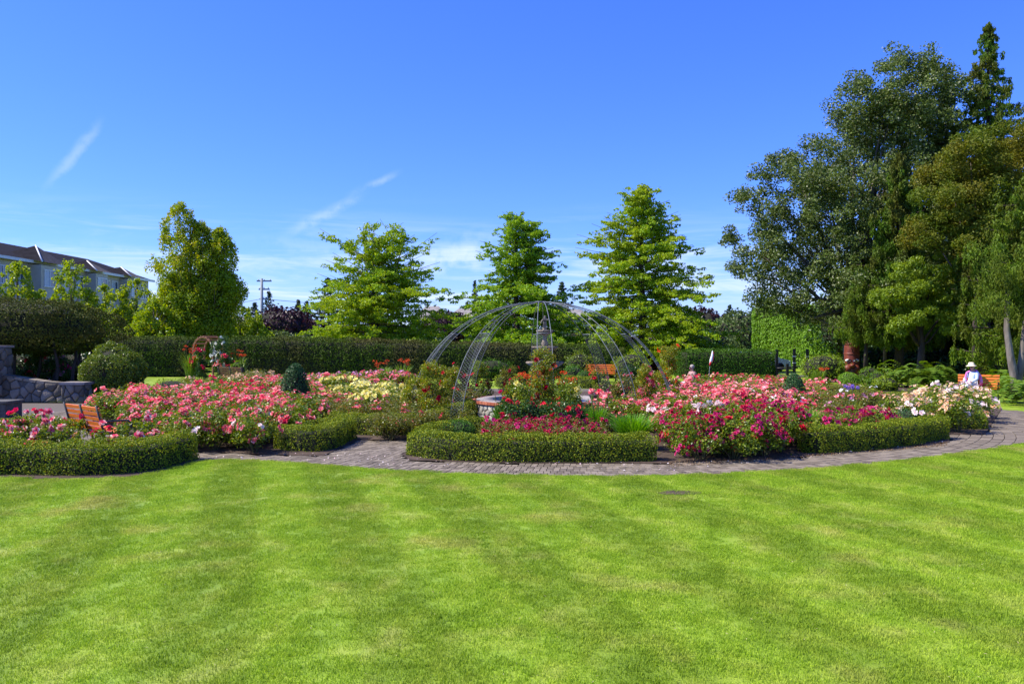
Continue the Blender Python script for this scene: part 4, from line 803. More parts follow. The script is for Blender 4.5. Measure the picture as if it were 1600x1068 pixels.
def stone_wall():
    t = empty('stone_wall', (-19, 30, 0)); tag(t, 'low curved rubble stone wall sloping down to a square end at the left', 'wall')
    Lx = 8.2
    def top(u): return .64+.38*min(1, max(0, (8.0-u)/2.6))**1.3
    # wall runs toward the right; u=8.2 is the right end
    xr = XZ(98, 29.5); x0 = xr-Lx
    def ctr(u): return (x0+u-(-19), 30.6-.9*math.sin(u/Lx*1.5)-30)
    m = MB(); N_ = 16; v = []
    for i in range(N_+1):
        u = Lx*i/N_; x, y = ctr(u); h = top(u); v += [(x, y, 0), (x, y, h), (x, y+.4, h), (x, y+.4, 0)]
    m.add(v, [(4*i+a, 4*i+4+a, 4*i+4+(a+1) % 4, 4*i+(a+1) % 4) for i in range(N_) for a in range(3)]+[(0, 1, 2, 3), (4*N_+3, 4*N_+2, 4*N_+1, 4*N_)]); m.build('core', M['mortar'], t)
    ol = [(0, 0.0)]+[(Lx, 0.0)]+[(u, top(u)+.03) for u in np.linspace(Lx, 0, 14)]
    stones(ol, .30, lambda u, v, w: (ctr(u)[0], ctr(u)[1]-.012-w, v), M['stone'], t, 3)
    # capping stones
    u = 0.0
    while u < Lx-.3:
        w = rng.uniform(.3, .5); a, b = ctr(u), ctr(min(Lx, u+w)); m = MB(); z = (top(u)+top(min(Lx, u+w)))/2
        m.box((0, 0, 0), (w-.03, .5, .09)); o = m.build('capping_stone', M['stone'], t); o.location = ((a[0]+b[0])/2, (a[1]+b[1])/2+.2, z+.03); o.rotation_euler = (0, -math.atan2(top(u+w)-top(u), w), math.atan2(b[1]-a[1], b[0]-a[0])); u += w
    # end block
    p = empty('end_block', (0, 0, 0)); p.parent = t; bx, by = ctr(Lx)
    e = MB(); e.box((bx+.3, by+.2, .32), (.75, .62, .64)); e.build('core', M['mortar'], p)
    stones([(0, 0), (.8, 0), (.8, .66), (0, .66)], .24, lambda u, v, w: (bx-.09+u, by-.115-w, v), M['stone'], p, 5)
    stones([(0, 0), (.62, 0), (.62, .66), (0, .66)], .24, lambda u, v, w: (bx+.68+w, by-.1+u, v), M['stone'], p, 6)
    e = MB(); e.box((bx+.3, by+.2, .69), (.9, .78, .09)); e.build('capping_stone', M['slab'], p)
stone_wall()
def stone_pillar():
    d = 29.5; w = .95; x = XZ(-6, d)-w/2; t = empty('stone_pillar', (x, d+w/2, 0)); tag(t, 'tall square stone pillar cut by the left picture edge beside the yew', 'pillar')
    m = MB(); m.box((0, 0, 1.0), (w-.04, w-.04, 1.96)); m.build('core', M['mortar'], t)
    stones([(-w/2, 0), (w/2, 0), (w/2, 1.95), (-w/2, 1.95)], .3, lambda u, v, q: (u, -w/2-q, v), M['stone'], t, 11)
    stones([(-w/2, 0), (w/2, 0), (w/2, 1.95), (-w/2, 1.95)], .3, lambda u, v, q: (w/2+q, u, v), M['stone'], t, 12)
    m = MB(); m.box((0, 0, 2.0), (w+.1, w+.1, .08)); m.build('capping_stone', M['slab'], t)
stone_pillar()
x, y = G(3, 656); m = MB(); m.box((0, 0, .24), (.9, .8, .48)); m.box((0, 0, .5), (1.0, .9, .06)); tag(m.build('stone_planter', M['mortar'], loc=(x-.3, y+.3, 0)), 'dark square stone planter at the left edge near the pink roses', 'planter')

# ---------------------------------------------------------------- fountain
FX, FY = .95, 24.1
def fountain():
    t = empty('fountain', (FX, FY, 0)); tag(t, 'round stone fountain basin with blue water and tiered centrepiece under the steel dome', 'fountain')
    r = 2.02; w = empty('basin_wall', (0, 0, 0)); w.parent = t
    m = MB(); m.lathe([(r-.03, 0), (r-.03, .46), (r-.45, .46), (r-.45, .1), (0, .1)], n=64); m.build('wall_core', M['mortar'], w)
    def mp_(u, v, q): a = -math.pi/2+u/r; return ((r+q*.7)*math.cos(a), (r+q*.7)*math.sin(a), v)
    Lh = 2.0*r; stones([(-Lh, 0), (Lh, 0), (Lh, .45), (-Lh, .45)], .17, mp_, M['palestone'], w, 21, gap=.012, depth=.035)
    nb = 88; b = MB(); b.box((0, 0, 0), (.075, .135, .075)); bm = b.mesh('brick', M['redbrick'])
    for k in range(nb):
        a = 2*math.pi*k/nb; link('brick', bm, w, ((r+.03)*math.cos(a), (r+.03)*math.sin(a), .50), (0, 0, a))
    m = MB(); m.lathe([(r-.04, .465), (r-.04, .545), (r-.5, .55), (r-.5, .44)], n=64); m.build('rim_slab', M['slab'], t)
    m = MB(); m.lathe([(r-.46, .46), (r-.46, .12), (0, .12)], n=48); m.build('pool_lining', M['poolblue'], t)
    m = MB(); m.lathe([(r-.46, .41), (.9, .41), (0.01, .41)], n=48); m.build('water', M['water'], t)
    c = empty('centrepiece', (0, 0, 0)); c.parent = t
    def part(nm, prof): m = MB(); m.lathe(prof, n=40); m.build(nm, M['sandstone'], c)
    part('pedestal', [(.45, .1), (.45, .45), (.3, .6), (.16, .75), (.12, 1.0), (.16, 1.25), (.11, 1.36), (.11, 1.48)])
    part('lower_bowl', [(.12, 1.36), (.3, 1.42), (.52, 1.55), (.56, 1.60), (.53, 1.62), (.46, 1.56), (.2, 1.48), (0, 1.47)])
    part('upper_stem', [(.08, 1.46), (.11, 1.6), (.07, 1.72), (.07, 1.92)])
    part('middle_bowl', [(.08, 1.86), (.22, 1.92), (.37, 2.01), (.39, 2.05), (.36, 2.06), (.3, 2.0), (.1, 1.94), (0, 1.93)])
    part('top_stem', [(.06, 1.93), (.08, 2.05), (.10, 2.15), (.06, 2.26), (.05, 2.42)])
    part('top_bowl', [(.06, 2.37), (.14, 2.4), (.24, 2.47), (.255, 2.52), (.23, 2.53), (.1, 2.47), (0, 2.46)])
    part('figure_base', [(.07, 2.46), (.10, 2.5), (.06, 2.56), (.07, 2.6)])
    # small standing figure
    me = bpy.data.meshes.new('figure'); J = [(0, 0, 2.58), (.03, 0, 2.66), (-.03, 0, 2.66), (0, 0, 2.74), (.0, 0, 2.84), (0, 0, 2.9), (0, 0, 2.95), (.09, -.02, 2.82), (.13, 0, 2.9), (-.09, 0, 2.8), (-.12, -.04, 2.72)]
    E = [(0, 1), (0, 2), (1, 3), (2, 3), (3, 4), (4, 5), (5, 6), (4, 7), (7, 8), (4, 9), (9, 10)]; Rd = [.05, .035, .035, .055, .05, .035, .045, .022, .018, .022, .018]
    me.from_pydata(J, E, []); me.materials.append(M['stone']); o = link('figure', me, c); sk = o.modifiers.new('s', 'SKIN'); o.modifiers.new('u', 'SUBSURF').levels = 1
    for i, q in enumerate(me.skin_vertices[0].data): q.radius = (Rd[i]*.9,)*2
    me.skin_vertices[0].data[3].use_root = True
fountain()
# bowls of flowers on the rim
m = MB(); m.lathe([(.0, 0), (.16, 0), (.24, .16), (.26, .2), (.2, .2), (0, .18)], n=20)
tp_ = m.build('planter_bowl', M['terracotta'], loc=(FX+1.42, FY-1.05, .55)); tag(tp_, 'dark clay bowl of pink flowers sitting on the fountain rim', 'planter')

# ---------------------------------------------------------------- steel dome
def dome():
    t = empty('steel_dome', (FX, FY, 0)); tag(t, 'open galvanised steel dome pergola arching over the fountain', 'pergola'); t.location.x = FX-.12
    Rr, Hz = 3.82, 3.34
    def prof(s): a = s*math.pi/2; return Rr*math.cos(a), Hz*math.sin(a)
    N_ = 10; ring_pts = {}
    for k in range(N_):
        a = -math.pi/2+k*2*math.pi/N_; ca, sa = math.cos(a), math.sin(a); leg = empty('arch', (0, 0, 0)); leg.parent = t
        def P(s, off):
            r, z = prof(s); o_ = off*min(1, .25+r/Rr); return Vector((r*ca-sa*o_, r*sa+ca*o_, z))
        for off in (-.19, .19):
            m = MB(); m.tube([P(s, off) for s in np.linspace(0, 1, 22)], .010, 6); m.build('bar', M['steel'], leg)
        m = MB(); smax = .515; ns = 34
        for j in range(-4, ns):
            for sg in (-1, 1):
                pts = []
                for q in range(5):
                    f = q/4; s = (j+f*3.2)/ns*smax
                    if 0 <= s <= smax: pts.append(P(s, sg*(-.19+.38*f)))
                if len(pts) > 1:
                    for a0, a1 in zip(pts[:-1], pts[1:]): m.tube([a0, a1], .0024, 3, cap=False)
        m.tube([P(smax, -.19), P(smax, .19)], .012, 5); m.tube([P(.0, -.19), P(.0, .19)], .012, 5)
        o = m.build('mesh_panel', M['steel'], leg)
        ring_pts[k] = (P, ca, sa)
    for nm, s in (('lower_ring', .62), ('upper_ring', .84)):
        for k in range(N_):
            A = ring_pts[k][0](s, .19); B = ring_pts[(k+1) % N_][0](s, -.19); m = MB(); m.tube([A, B], .012, 5); m.build('ring_bar', M['steel'], t)
    for k in range(N_):
        A = ring_pts[k][0](.515, .19); A2 = ring_pts[(k+1) % N_][0](.515, -.19); B = (ring_pts[k][0](.62, .19)+ring_pts[(k+1) % N_][0](.62, -.19))/2
        for q in (A, A2): m = MB(); m.tube([q, B], .010, 5); m.build('brace', M['steel'], t)
    m = MB(); m.tube([(.16*math.cos(a), .16*math.sin(a), Hz-.0) for a in np.linspace(0, 2*math.pi, 17)], .02, 6); m.build('crown_ring', M['steel'], t)
    return Rr
dome()

# ---------------------------------------------------------------- benches
def bench(loc, rz, label, wood='orangewood', L=1.6):
    t = empty('park_bench', (loc[0], loc[1], 0.03), rz); tag(t, label, 'bench', 'wooden park benches round the garden'); t.scale = (1.06, 1, .93)
    s = MB(); s.box((0, 0, 0), (L, .075, .03)); sm_ = s.mesh('slat', M[wood]); sb = MB(); sb.box((0, 0, 0), (L, .03, .074)); bm = sb.mesh('slat', M[wood])
    for k in range(5): link('slat', sm_, t, (0, -.2+k*.093, .44-.008*k))
    for k in range(5): link('slat', bm, t, (0, .235+k*.028, .50+k*.107), (-.26, 0, 0))
    for sx_ in (-1, 0, 1):
        x_ = sx_*(L/2-.05); m = MB(); m.tube([(x_, .22, .42), (x_, .275, .56), (x_, .385, 1.0)], .02, 6); m.tube([(x_, -.24, .41), (x_, .22, .40)], .02, 6)
        if sx_:
            m.tube([(x_, -.22, 0), (x_, -.18, .2), (x_, -.24, .4)], .024, 6); m.tube([(x_, .36, 0), (x_, .26, .2), (x_, .22, .42)], .024, 6)
            arm = [(x_, -.24, .41), (x_, -.30, .5), (x_, -.29, .6), (x_, -.22, .655), (x_, -.05, .66), (x_, .15, .655), (x_, .30, .68)]; m.tube(arm, .022, 6)
            m.tube([(x_, -.25+.06*math.cos(a), .57+.06*math.sin(a)) for a in np.linspace(1.4, 6.6, 12)], .013, 5)
        m.build('iron_frame' if sx_ else 'centre_brace', M['iron'], t)
    return t
bench(((-9.33-7.97)/2+.20, 16.75+.28, 0), R(138.6), 'orange slatted bench seen from behind, beside the pink and white roses at the left')
bench((XZ(368, 40), 40), R(150), 'brown bench top showing in front of the white climbing rose', 'brownwood')
bench((XZ(938, 44), 44), R(-5), 'orange bench facing the fountain in front of the long dark hedge')
PB = (XZ(1529, 31.2), 31.2); PR = R(-30)
bench(PB, PR, 'orange bench with a person sitting on it at the right', L=1.3)
bench((XZ(1098, 31), 31), R(80), 'pale weathered bench half hidden by the coral roses at the right', 'brownwood', L=1.2)

# ---------------------------------------------------------------- people
def skinobj(name, J, E, Rd, mat_, parent, root=0, lv=1):
    me = bpy.data.meshes.new(name); me.from_pydata(J, E, []); me.materials.append(mat_); o = link(name, me, parent)
    o.modifiers.new('s', 'SKIN').use_smooth_shade = True; sub = o.modifiers.new('u', 'SUBSURF'); sub.levels = sub.render_levels = lv
    for i, q in enumerate(me.skin_vertices[0].data): q.radius = (Rd[i],)*2 if np.isscalar(Rd[i]) else Rd[i]
    me.skin_vertices[0].data[root].use_root = True; return o
def person(loc, rz, label, hat=True, sc=1.0, shirt='shirt'):
    t = empty('person', (*loc, .03), rz); tag(t, label, 'person'); t.scale = (sc,)*3
    # facing -y; seat 0.46 high, pelvis at origin
    J = [(0, .02, .56), (0, .06, .74), (0, .08, .92), (0, .07, 1.03), (0, .04, 1.10), (0, .02, 1.18), (0, .015, 1.25),
         (.09, -.04, .55), (.11, -.44, .53), (.11, -.46, .10), (.11, -.60, .05), (-.09, -.04, .55), (-.10, -.45, .53), (-.10, -.47, .10), (-.10, -.61, .05),
         (.17, .06, .98), (.24, -.04, .74), (.13, -.27, .62), (.09, -.34, .61), (-.17, .06, .98), (-.24, -.04, .74), (-.13, -.27, .62), (-.09, -.34, .61)]
    E = [(0, 1), (1, 2), (2, 3), (3, 4), (4, 5), (5, 6), (0, 7), (7, 8), (8, 9), (9, 10), (0, 11), (11, 12), (12, 13), (13, 14), (2, 15), (15, 16), (16, 17), (17, 18), (2, 19), (19, 20), (20, 21), (21, 22)]
    Rd = [.13, .12, .11, .055, .052, .085, .07, .085, .06, .04, .035, .085, .06, .04, .035, .055, .042, .03, .028, .055, .042, .03, .028]
    for s, w in ((1, 18), (-1, 22)):       # five fingers on each hand
        bx, by, bz = J[w]
        for k in range(5):
            i = len(J); x = bx+s*(.03-.014*k); ln = (.035, .05, .055, .05, .04)[k] if k else .035
            J += [(x, by-.02-ln*.5, bz+.004), (x-s*.004, by-.03-ln, bz-.018)]; E += [(w, i), (i, i+1)]; Rd += [.009, .007]
    b = skinobj('body', J, E, Rd, M['skin'], t)
    sj = J[:3]+[J[15], J[16], (.15, -.23, .64), J[19], J[20], (-.15, -.23, .64), (0, .075, 1.0), (0, .0, .52)]
    skinobj('shirt', sj, [(0, 1), (1, 2), (2, 3), (3, 4), (4, 5), (2, 6), (6, 7), (7, 8), (2, 9), (0, 10)], [.17, .155, .15, .075, .062, .052, .075, .062, .052, .07, .16], M[shirt], t, lv=2)
    tj = [(0, .0, .53), (.09, -.05, .55), (.11, -.44, .54), (.11, -.47, .14), (-.09, -.05, .55), (-.10, -.45, .54), (-.10, -.48, .14)]
    skinobj('trousers', tj, [(0, 1), (1, 2), (2, 3), (0, 4), (4, 5), (5, 6)], [.15, .10, .08, .062, .10, .08, .062], M['whitecloth'], t, lv=2)
    m = MB(); m.lathe([(0, .09), (.06, .08), (.092, .03), (.095, -.03), (.075, -.07)], (0, .05, 1.24), 14); m.build('hair', mat('grey_hair', (.35, .3, .26), None, rough=.8), t)
    m = MB(); m.box((0, -.072, 1.185), (.018, .03, .035)); m.build('nose', M['skin'], t)
    m = MB(); m.box((0, -.068, 1.145), (.045, .012, .01)); m.build('mouth', M['pink'], t)
    m = MB(); m.box((.035, -.068, 1.212), (.05, .02, .03)); m.box((-.035, -.068, 1.212), (.05, .02, .03)); m.box((0, -.062, 1.222), (.15, .012, .01)); m.build('sunglasses' if hat else 'glasses', M['black'], t)
    for s in (-1, 1):
        m = MB(); m.tube([(s*.11, -.46, .07), (s*.11, -.62, .045)], [.05, .04], 8); m.build('shoe', M['iron'], t)
    if hat:
        m = MB(); m.lathe([(.0, .125), (.07, .12), (.098, .09), (.108, .02), (.18, -.012), (.185, -.018), (.10, .0)], (0, .02, 1.25), 24); m.build('sun_hat', M['hat'], t, rot=(.04, 0, 0))
        m = MB(); m.tube([(-.14, -.06, .58), (-.17, -.13, .8), (-.13, -.1, .98), (-.05, .12, 1.08), (.08, .14, 1.06), (.17, .08, 1.0), (.22, .17, .85), (.24, .20, .66), (.24, .18, .5)], [.03, .035, .035, .035, .035, .04, .05, .055, .05], 8); m.build('scarf', M['pink'], t)
    return t
c_, s_ = math.cos(PR), math.sin(PR)
person((PB[0]-.22*c_, PB[1]-.22*s_), R(-64), 'person in straw sun hat, pale blue shirt and pink scarf sitting on the orange bench')
person((XZ(1080, 33), 33), R(-70), 'grey haired person in pink, mostly hidden behind the coral roses at the right', hat=False, shirt='palepink', sc=.93)
# furled flag
t = empty('furled_flag', (XZ(1110, 34), 34, 0)); tag(t, 'furled red and white flag on a thin pole before the lower hedge', 'flag')
m = MB(); m.tube([(-.12, 0, 0), (-.02, 0, 1.2), (.1, 0, 1.8)], .012, 5); m.build('flag_pole', M['pole'], t)
m = MB(); m.tube([(.085, 0, 1.80), (.075, -.01, 1.6), (.03, -.01, 1.4), (-.02, 0, 1.22)], [.012, .05, .065, .03], 7); m.build('cloth', M['whitecloth'], t)
m = MB(); m.tube([(.125, -.01, 1.74), (.115, -.03, 1.55), (.08, -.035, 1.36)], [.01, .022, .02], 5); m.tube([(.03, -.03, 1.38), (-.01, -.04, 1.28), (-.03, -.01, 1.18)], [.03, .04, .025], 6); m.build('red_stripe', M['flagred'], t)

# ---------------------------------------------------------------- wooden arch, exercise bars, totem
def arbor():
    d = 47; t = empty('wooden_arch', (XZ(326, d), d, 0), R(-32)); tag(t, 'round-topped wooden garden arch with ladder sides left of the white climbing rose', 'arch')
    w, zc = .85, 1.55
    def curve(s): 
        if s < .3: return (-w, zc*s/.3)
        if s > .7: return (w, zc*(1-s)/.3)
        a = math.pi*(1-(s-.3)/.4); return (w*math.cos(a), zc+w*math.sin(a))
    for y in (-.38, .38):
        m = MB(); P = [curve(s) for s in np.linspace(0, 1, 41)]
        for (x0, z0), (x1, z1) in zip(P[:-1], P[1:]): m.box(((x0+x1)/2, y, (z0+z1)/2), (math.hypot(x1-x0, z1-z0)+.01, .07, .10), ry=-math.atan2(z1-z0, x1-x0))
        m.build('side_rail', M['brownwood'], t)
    for s in np.linspace(.03, .97, 26):
        x_, z_ = curve(s); x2, z2 = curve(min(1, s+.01)); m = MB(); m.box((0, 0, 0), (.05, .86, .07)); m.build('slat', M['brownwood'], t, loc=(x_*1.05, 0, zc+(z_-zc)*1.05 if z_ > zc else z_), rot=(0, -math.atan2(z2-z_, x2-x_), 0))
arbor()
def bars():
    d = 52; t = empty('exercise_station', (XZ(1240, d), d, 0)); tag(t, 'black outdoor exercise bars with tall and short posts on the grass by the cedar hedge', 'exercise bars')
    def sx_(p): return XZ(p, d)-XZ(1240, d)
    for p, h, y in ((1220, 1.62, .8), (1241, 1.66, 0), (1261.5, 1.66, 0), (1210, .5, -.3), (1227, .75, -.4)):
        m = MB(); m.box((sx_(p), y, h/2), (.15, .15, h)); m.build('post', M['iron'], t)
    for p, h in ((1241, 1.2), (1261.5, 1.2), (1241, .8)):
        m = MB(); m.box((sx_(p), 0, h), (.17, .17, .05)); m.build('collar', M['signwhite'], t)
    m = MB(); m.tube([(sx_(1243), 0, 1.3), (sx_(1248), -.1, 1.32), (sx_(1250), -.1, 1.1), (sx_(1257), -.1, 1.05), (sx_(1260), 0, 1.2)], .03, 6); m.build('chin_bar', M['iron'], t)
    m = MB(); m.tube([(sx_(1209), -.3, .46), (sx_(1227), -.3, .52), (sx_(1262), 0, .62)], .04, 6); m.build('parallel_bar', M['iron'], t)
    m = MB(); m.box((sx_(1222), .1, .40), (1.4, .35, .07)); m.build('sit_up_board', M['iron'], t)
bars()
sheet('exercise_mat', [(XZ(1200, 51), 50.2), (XZ(1290, 51), 50.2), (XZ(1290, 52), 52.6), (XZ(1200, 52), 52.6)], .01, M['mortar'])
def totem():
    d = 47; t = empty('totem_pole', (XZ(1331, d), d, 0), R(-20)); tag(t, 'red-brown carved wooden totem pole at the edge of the dark wood', 'totem pole')
    m = MB(); m.lathe([(.44, 0), (.44, .35), (.40, .8), (.41, 1.5), (.38, 2.4), (.36, 2.6), (.25, 2.7), (.1, 2.72)], n=20); m.build('pole', M['totem'], t)
    def lump(nm, c, r, mt): m = MB(); m.lathe([(0, r[2])]+[(r[0]*math.sin(a), r[2]*math.cos(a)) for a in np.linspace(.4, 2.7, 7)]+[(0, -r[2])], (0, 0, 0), 14); o = m.build(nm, mt, t, loc=c); o.scale = (1, r[1]/r[0], 1)
    for z in (1.45, 2.0):
        m = MB(); m.lathe([(.38, -.08), (.43, -.03), (.43, .03), (.37, .08)], (0, 0, z), 20); m.build('carved_band', M['totem'], t)
    for z in (.62,):
        for s in (-1, 1):
            lump('carved_cheek', (s*.2, -.28, z), (.22, .2, .24), M['totem']); lump('carved_eye', (s*.2, -.36, z+.46), (.17, .08, .08), M['signwhite']); lump('pupil', (s*.2, -.44, z+.46), (.08, .04, .05), M['black'])
            m = MB(); m.tube([(s*.3, -.32, z+.45), (s*.17, -.40, z+.52), (s*.04, -.40, z+.46)], .03, 6); m.build('brow', M['black'], t)
        lump('beak', (0, -.45, z+.18), (.16, .3, .14), M['totem'])
        m = MB(); m.box((0, -.42, z-.12), (.42, .08, .05)); m.build('carved_mouth', M['black'], t)
totem()

# ---------------------------------------------------------------- roses
def bushmesh(seed, lm, n=1500, leaf=.055, r=.42, h=.8, sparse=False):
    q = np.random.default_rng(seed); cs = []
    for k in range(16):
        a = q.uniform(0, 6.28); s = q.random()**.5*r*.85; z = h*(.30+.58*q.random()*(1-.35*(s/r)**2)); w = .17 if not sparse else .11
        cs.append(((math.cos(a)*s, math.sin(a)*s, z), (w, w, w)))
    V, T = leafcloud(cs, n, leaf, .62, r=q, up=.5)
    m = MB()
    for c, _ in cs[:12]: m.tube([(c[0]*.15, c[1]*.15, 0), (c[0]*.6, c[1]*.6, c[2]*.5), (c[0], c[1], c[2])], [.009, .007, .004], 3, cap=False)
    f = raw('leaves', V, T, lm); return f, m.mesh('canes', M['cane']), cs
def petals(q, c, R0, np_=(5, 5, 4), ax=None):
    "one double rose: rings of cupped petals"
    V = []; T = []; ax = Vector(ax).normalized(); u = ax.orthogonal().normalized(); w = ax.cross(u); b = 0
    for ring, k in enumerate(np_):
        rr = R0*(1-.3*ring); tilt = (.25, .75, 1.2)[ring]; off = q.random()*6.28
        for i in range(k):
            a = off+6.283*i/k; d = u*math.cos(a)+w*math.sin(a); e = u*-math.sin(a)+w*math.cos(a); o = d*math.cos(tilt)+ax*math.sin(tilt)
            p0 = Vector(c)+d*rr*.12; V += [p0-e*rr*.2, p0+e*rr*.2, p0+o*rr*.6+e*rr*.5, p0+o*rr*.98+e*rr*.2+ax*rr*.05, p0+o*rr*.98-e*rr*.2+ax*rr*.05, p0+o*rr*.6-e*rr*.5]
            T += [(b, b+1, b+2), (b, b+2, b+5), (b+5, b+2, b+3), (b+5, b+3, b+4)]; b += 6
    return np.array(V), np.array(T)
def clustermesh(seed, col, nbl, R0, spread, rings=(5, 5, 4)):
    q = np.random.default_rng(seed); parts = []
    for k in range(nbl):
        a = q.uniform(0, 6.28); s = spread*q.random()**.5 if nbl > 1 else 0; c = (math.cos(a)*s, math.sin(a)*s, spread*.25*q.normal()-s*.3)
        V, T = petals(q, c, R0*q.uniform(.75, 1.15), rings, (math.cos(a)*s/max(spread, .01)*.7+q.normal()*.25-.15, math.sin(a)*s/max(spread, .01)*.7+q.normal()*.25-.2, 1)); parts.append((V, T, 0))
    V, T, I = merge(parts); return raw('flower_cluster', V, T, PET[col])
BUSH = {}
for key, lm, n, leaf, sp_ in (('green', 'rose', 1700, .052, False), ('dull', 'rosedull', 1700, .042, False), ('gold', 'rosegold', 1500, .055, False), ('dark', 'rosedark', 1500, .06, False), ('leggy', 'rose', 620, .06, True)):
    BUSH[key] = [bushmesh(200+i*7+len(key), M[lm], n, leaf, sparse=sp_) for i in range(4)]
CLU = {}; FAR = {}; CACHE = {}
for col, nb_, R0, spd in (('coral', 5, .042, .10), ('hot', 4, .046, .09), ('crimson', 8, .030, .10), ('magenta', 8, .032, .11), ('red', 2, .052, .06), ('darkred', 2, .05, .07), ('yellow', 3, .052, .09), ('white', 3, .045, .1), ('blush', 4, .05, .10), ('peach', 4, .042, .10), ('pinkwhite', 2, .062, .07), ('lilac', 4, .045, .10), ('orange', 4, .035, .08), ('gold', 2, .06, .06)):
    CLU[col] = [clustermesh(300+i, col, nb_, R0, spd) for i in range(4)]; FAR[col] = clustermesh(320, col, nb_, R0*1.05, spd, (5, 3))
NB = [0]
def where(q, a):
    lo, hi = a.min(0), a.max(0); big_ = hi-lo
    if big_[0]*big_[1] < 6: return ''
    i = int(min(2, (q[0]-lo[0])/big_[0]*3)); j = int(min(2, (q[1]-lo[1])/big_[1]*3))
    return ', %s %s' % (ROW[j], SIDE[i])
def bush(x, y, h, rad, kind, cols, ncl, label, group, near, csz=1.0, allover=.45):
    "one rose bush; cols = {colour: share}"
    r = rng; t = empty('rose_bush', (x, y, .03), r.uniform(0, 6.28)); tag(t, label, 'rose bush', group)
    vi = r.integers(4); lf, cn, cs = BUSH[kind][vi]; sx_, sz = rad/.42, h/.8
    link('leaves', lf, t, scale=(sx_, sx_, sz)); link('canes', cn, t, scale=(sx_, sx_, sz))
    names = list(cols); pr = np.array([cols[c] for c in names], float); pr /= pr.sum(); items = []
    for k in range(ncl):
        c, w = cs[r.integers(len(cs))]; s = unit(r.normal(size=(1, 3)))[0]; s[2] = abs(s[2])*(1 if r.random() > allover else .3)+.15
        s = s/np.linalg.norm(s); p = np.array([(c[0]+s[0]*w[0]*1.1)*sx_, (c[1]+s[1]*w[0]*1.1)*sx_, (c[2]+s[2]*w[0]*1.15)*sz])
        if kind == 'leggy': p[2] += r.uniform(.02, .16)
        # lean each truss outward
        items.append((p, names[r.choice(len(names), p=pr)], r.uniform(.75, 1.25)*csz, Vector((s[0], s[1], s[2]+.5))))
    if near:
        for p, cn_, sc_, nv in items:
            link('flower_cluster', CLU[cn_][r.integers(4)], t, p, nv.to_track_quat('Z', 'Y').to_euler(), sc_); NB[0] += 1
    else:
        key = (group, vi, ncl//9)
        if key in CACHE:
            for me_ in CACHE[key]: o = link('blooms', me_, t, scale=(sx_, sx_, sz)); o['kind'] = 'stuff'
            return t
        CACHE[key] = []; by = {}
        for p, cn_, sc_, nv in items: by.setdefault(cn_, []).append((p, sc_, nv))
        for cn_, L_ in by.items():
            me0 = FAR[cn_]; v0 = np.empty(len(me0.vertices)*3, np.float32); me0.vertices.foreach_get('co', v0); v0 = v0.reshape(-1, 3); t0 = np.empty(len(me0.polygons)*3, np.int32); me0.polygons.foreach_get('vertices', t0); t0 = t0.reshape(-1, 3)
            V, T, I = merge([((v0@np.array(nv.to_track_quat('Z', 'Y').to_matrix()).T*sc_+p)/[sx_, sx_, sz], t0, 0) for p, sc_, nv in L_]); me_ = raw('blooms', V, T, PET[cn_]); CACHE[key].append(me_); o = link('blooms', me_, t, scale=(sx_, sx_, sz)); o['kind'] = 'stuff'
    return t
def top2plan(p, h): d = F*(H-h)/(p[1]-HOR); return ((p[0]-800)*d/F, d)
AVOID = [(-8.1, 15.9, .85), (-7.5, 16.7, .85), (-8.9, 15.6, .5), (*G(775, 688), .5), (*G(932, 692), .5), (*G(988, 704), .75), (*G(1262, 694), .55), (*G(1000, 690), .5)]
def free(q, rad):
    if not any(inside([q], beds[b])[0] for b in beds): return False
    if any(math.hypot(q[0]-a[0], q[1]-a[1]) < a[2] for a in AVOID): return False
    return all(np.min(np.hypot(P[:, 0]-q[0], P[:, 1]-q[1])) > w+rad for P, w in LOW) and math.hypot(q[0]-FX, q[1]-FY) > 2.75
SIDE = ('left', 'middle', 'right'); ROW = ('front', 'middle', 'back')
def zone(poly, h, rad, kind, cols, ncl, label, group, sp0=.62, near_d=19.5, **k):
    "poly in picture coordinates of the bush tops"
    P = [top2plan(p, h) for p in poly]; a = np.array(P); lo, hi = a.min(0), a.max(0); y = lo[1]; n = 0; row = 0
    while y < hi[1]:
        f = sp0*(1 if y < 18 else 1+(y-18)*.095); x = lo[0]+(row % 2)*f*.5
        while x < hi[0]:
            q = (x+rng.normal()*f*.14, y+rng.normal()*f*.12)
            if inside([q], P)[0] and free(q, rad*.62):
                g = min(2.0, f/sp0); hh = h*rng.uniform(.86, 1.1); bush(q[0], q[1], hh, rad*g*rng.uniform(.9, 1.15), kind, cols, int(ncl*rng.uniform(.65, 1.3)*(1 if q[1] < 22 else .9*g)+.5), label+where(q, a), group, q[1] < near_d, **k); n += 1
            x += f
        y += f*.86; row += 1
    print('zone', label[:40], n); return n
tot_b = 0
G1 = 'coral pink roses massed left of the fountain'
tot_b += zone([(143, 640), (165, 604), (215, 588), (300, 602), (360, 596), (425, 584), (500, 577), (640, 580), (642, 586), (520, 588), (484, 600), (478, 618), (462, 640), (446, 662), (440, 627), (250, 627), (200, 640)], .85, .5, 'green', {'coral': 8, 'hot': 1}, 17, 'coral pink rose bush left of the fountain', G1, .72, csz=1.12)
tot_b += zone([(255, 655), (432, 655), (440, 628), (255, 628)], .8, .48, 'green', {'coral': 9, 'blush': 1}, 12, 'coral pink rose bush spilling over the path left of the bent hedge', G1, .62, allover=.8)
tot_b += zone([(330, 592), (430, 578), (430, 583), (445, 600), (400, 604)], .95, .5, 'green', {'hot': 6, 'coral': 2}, 15, 'hot pink rose bush just left of the cone topiary', 'hot pink roses by the cone topiary', .95)
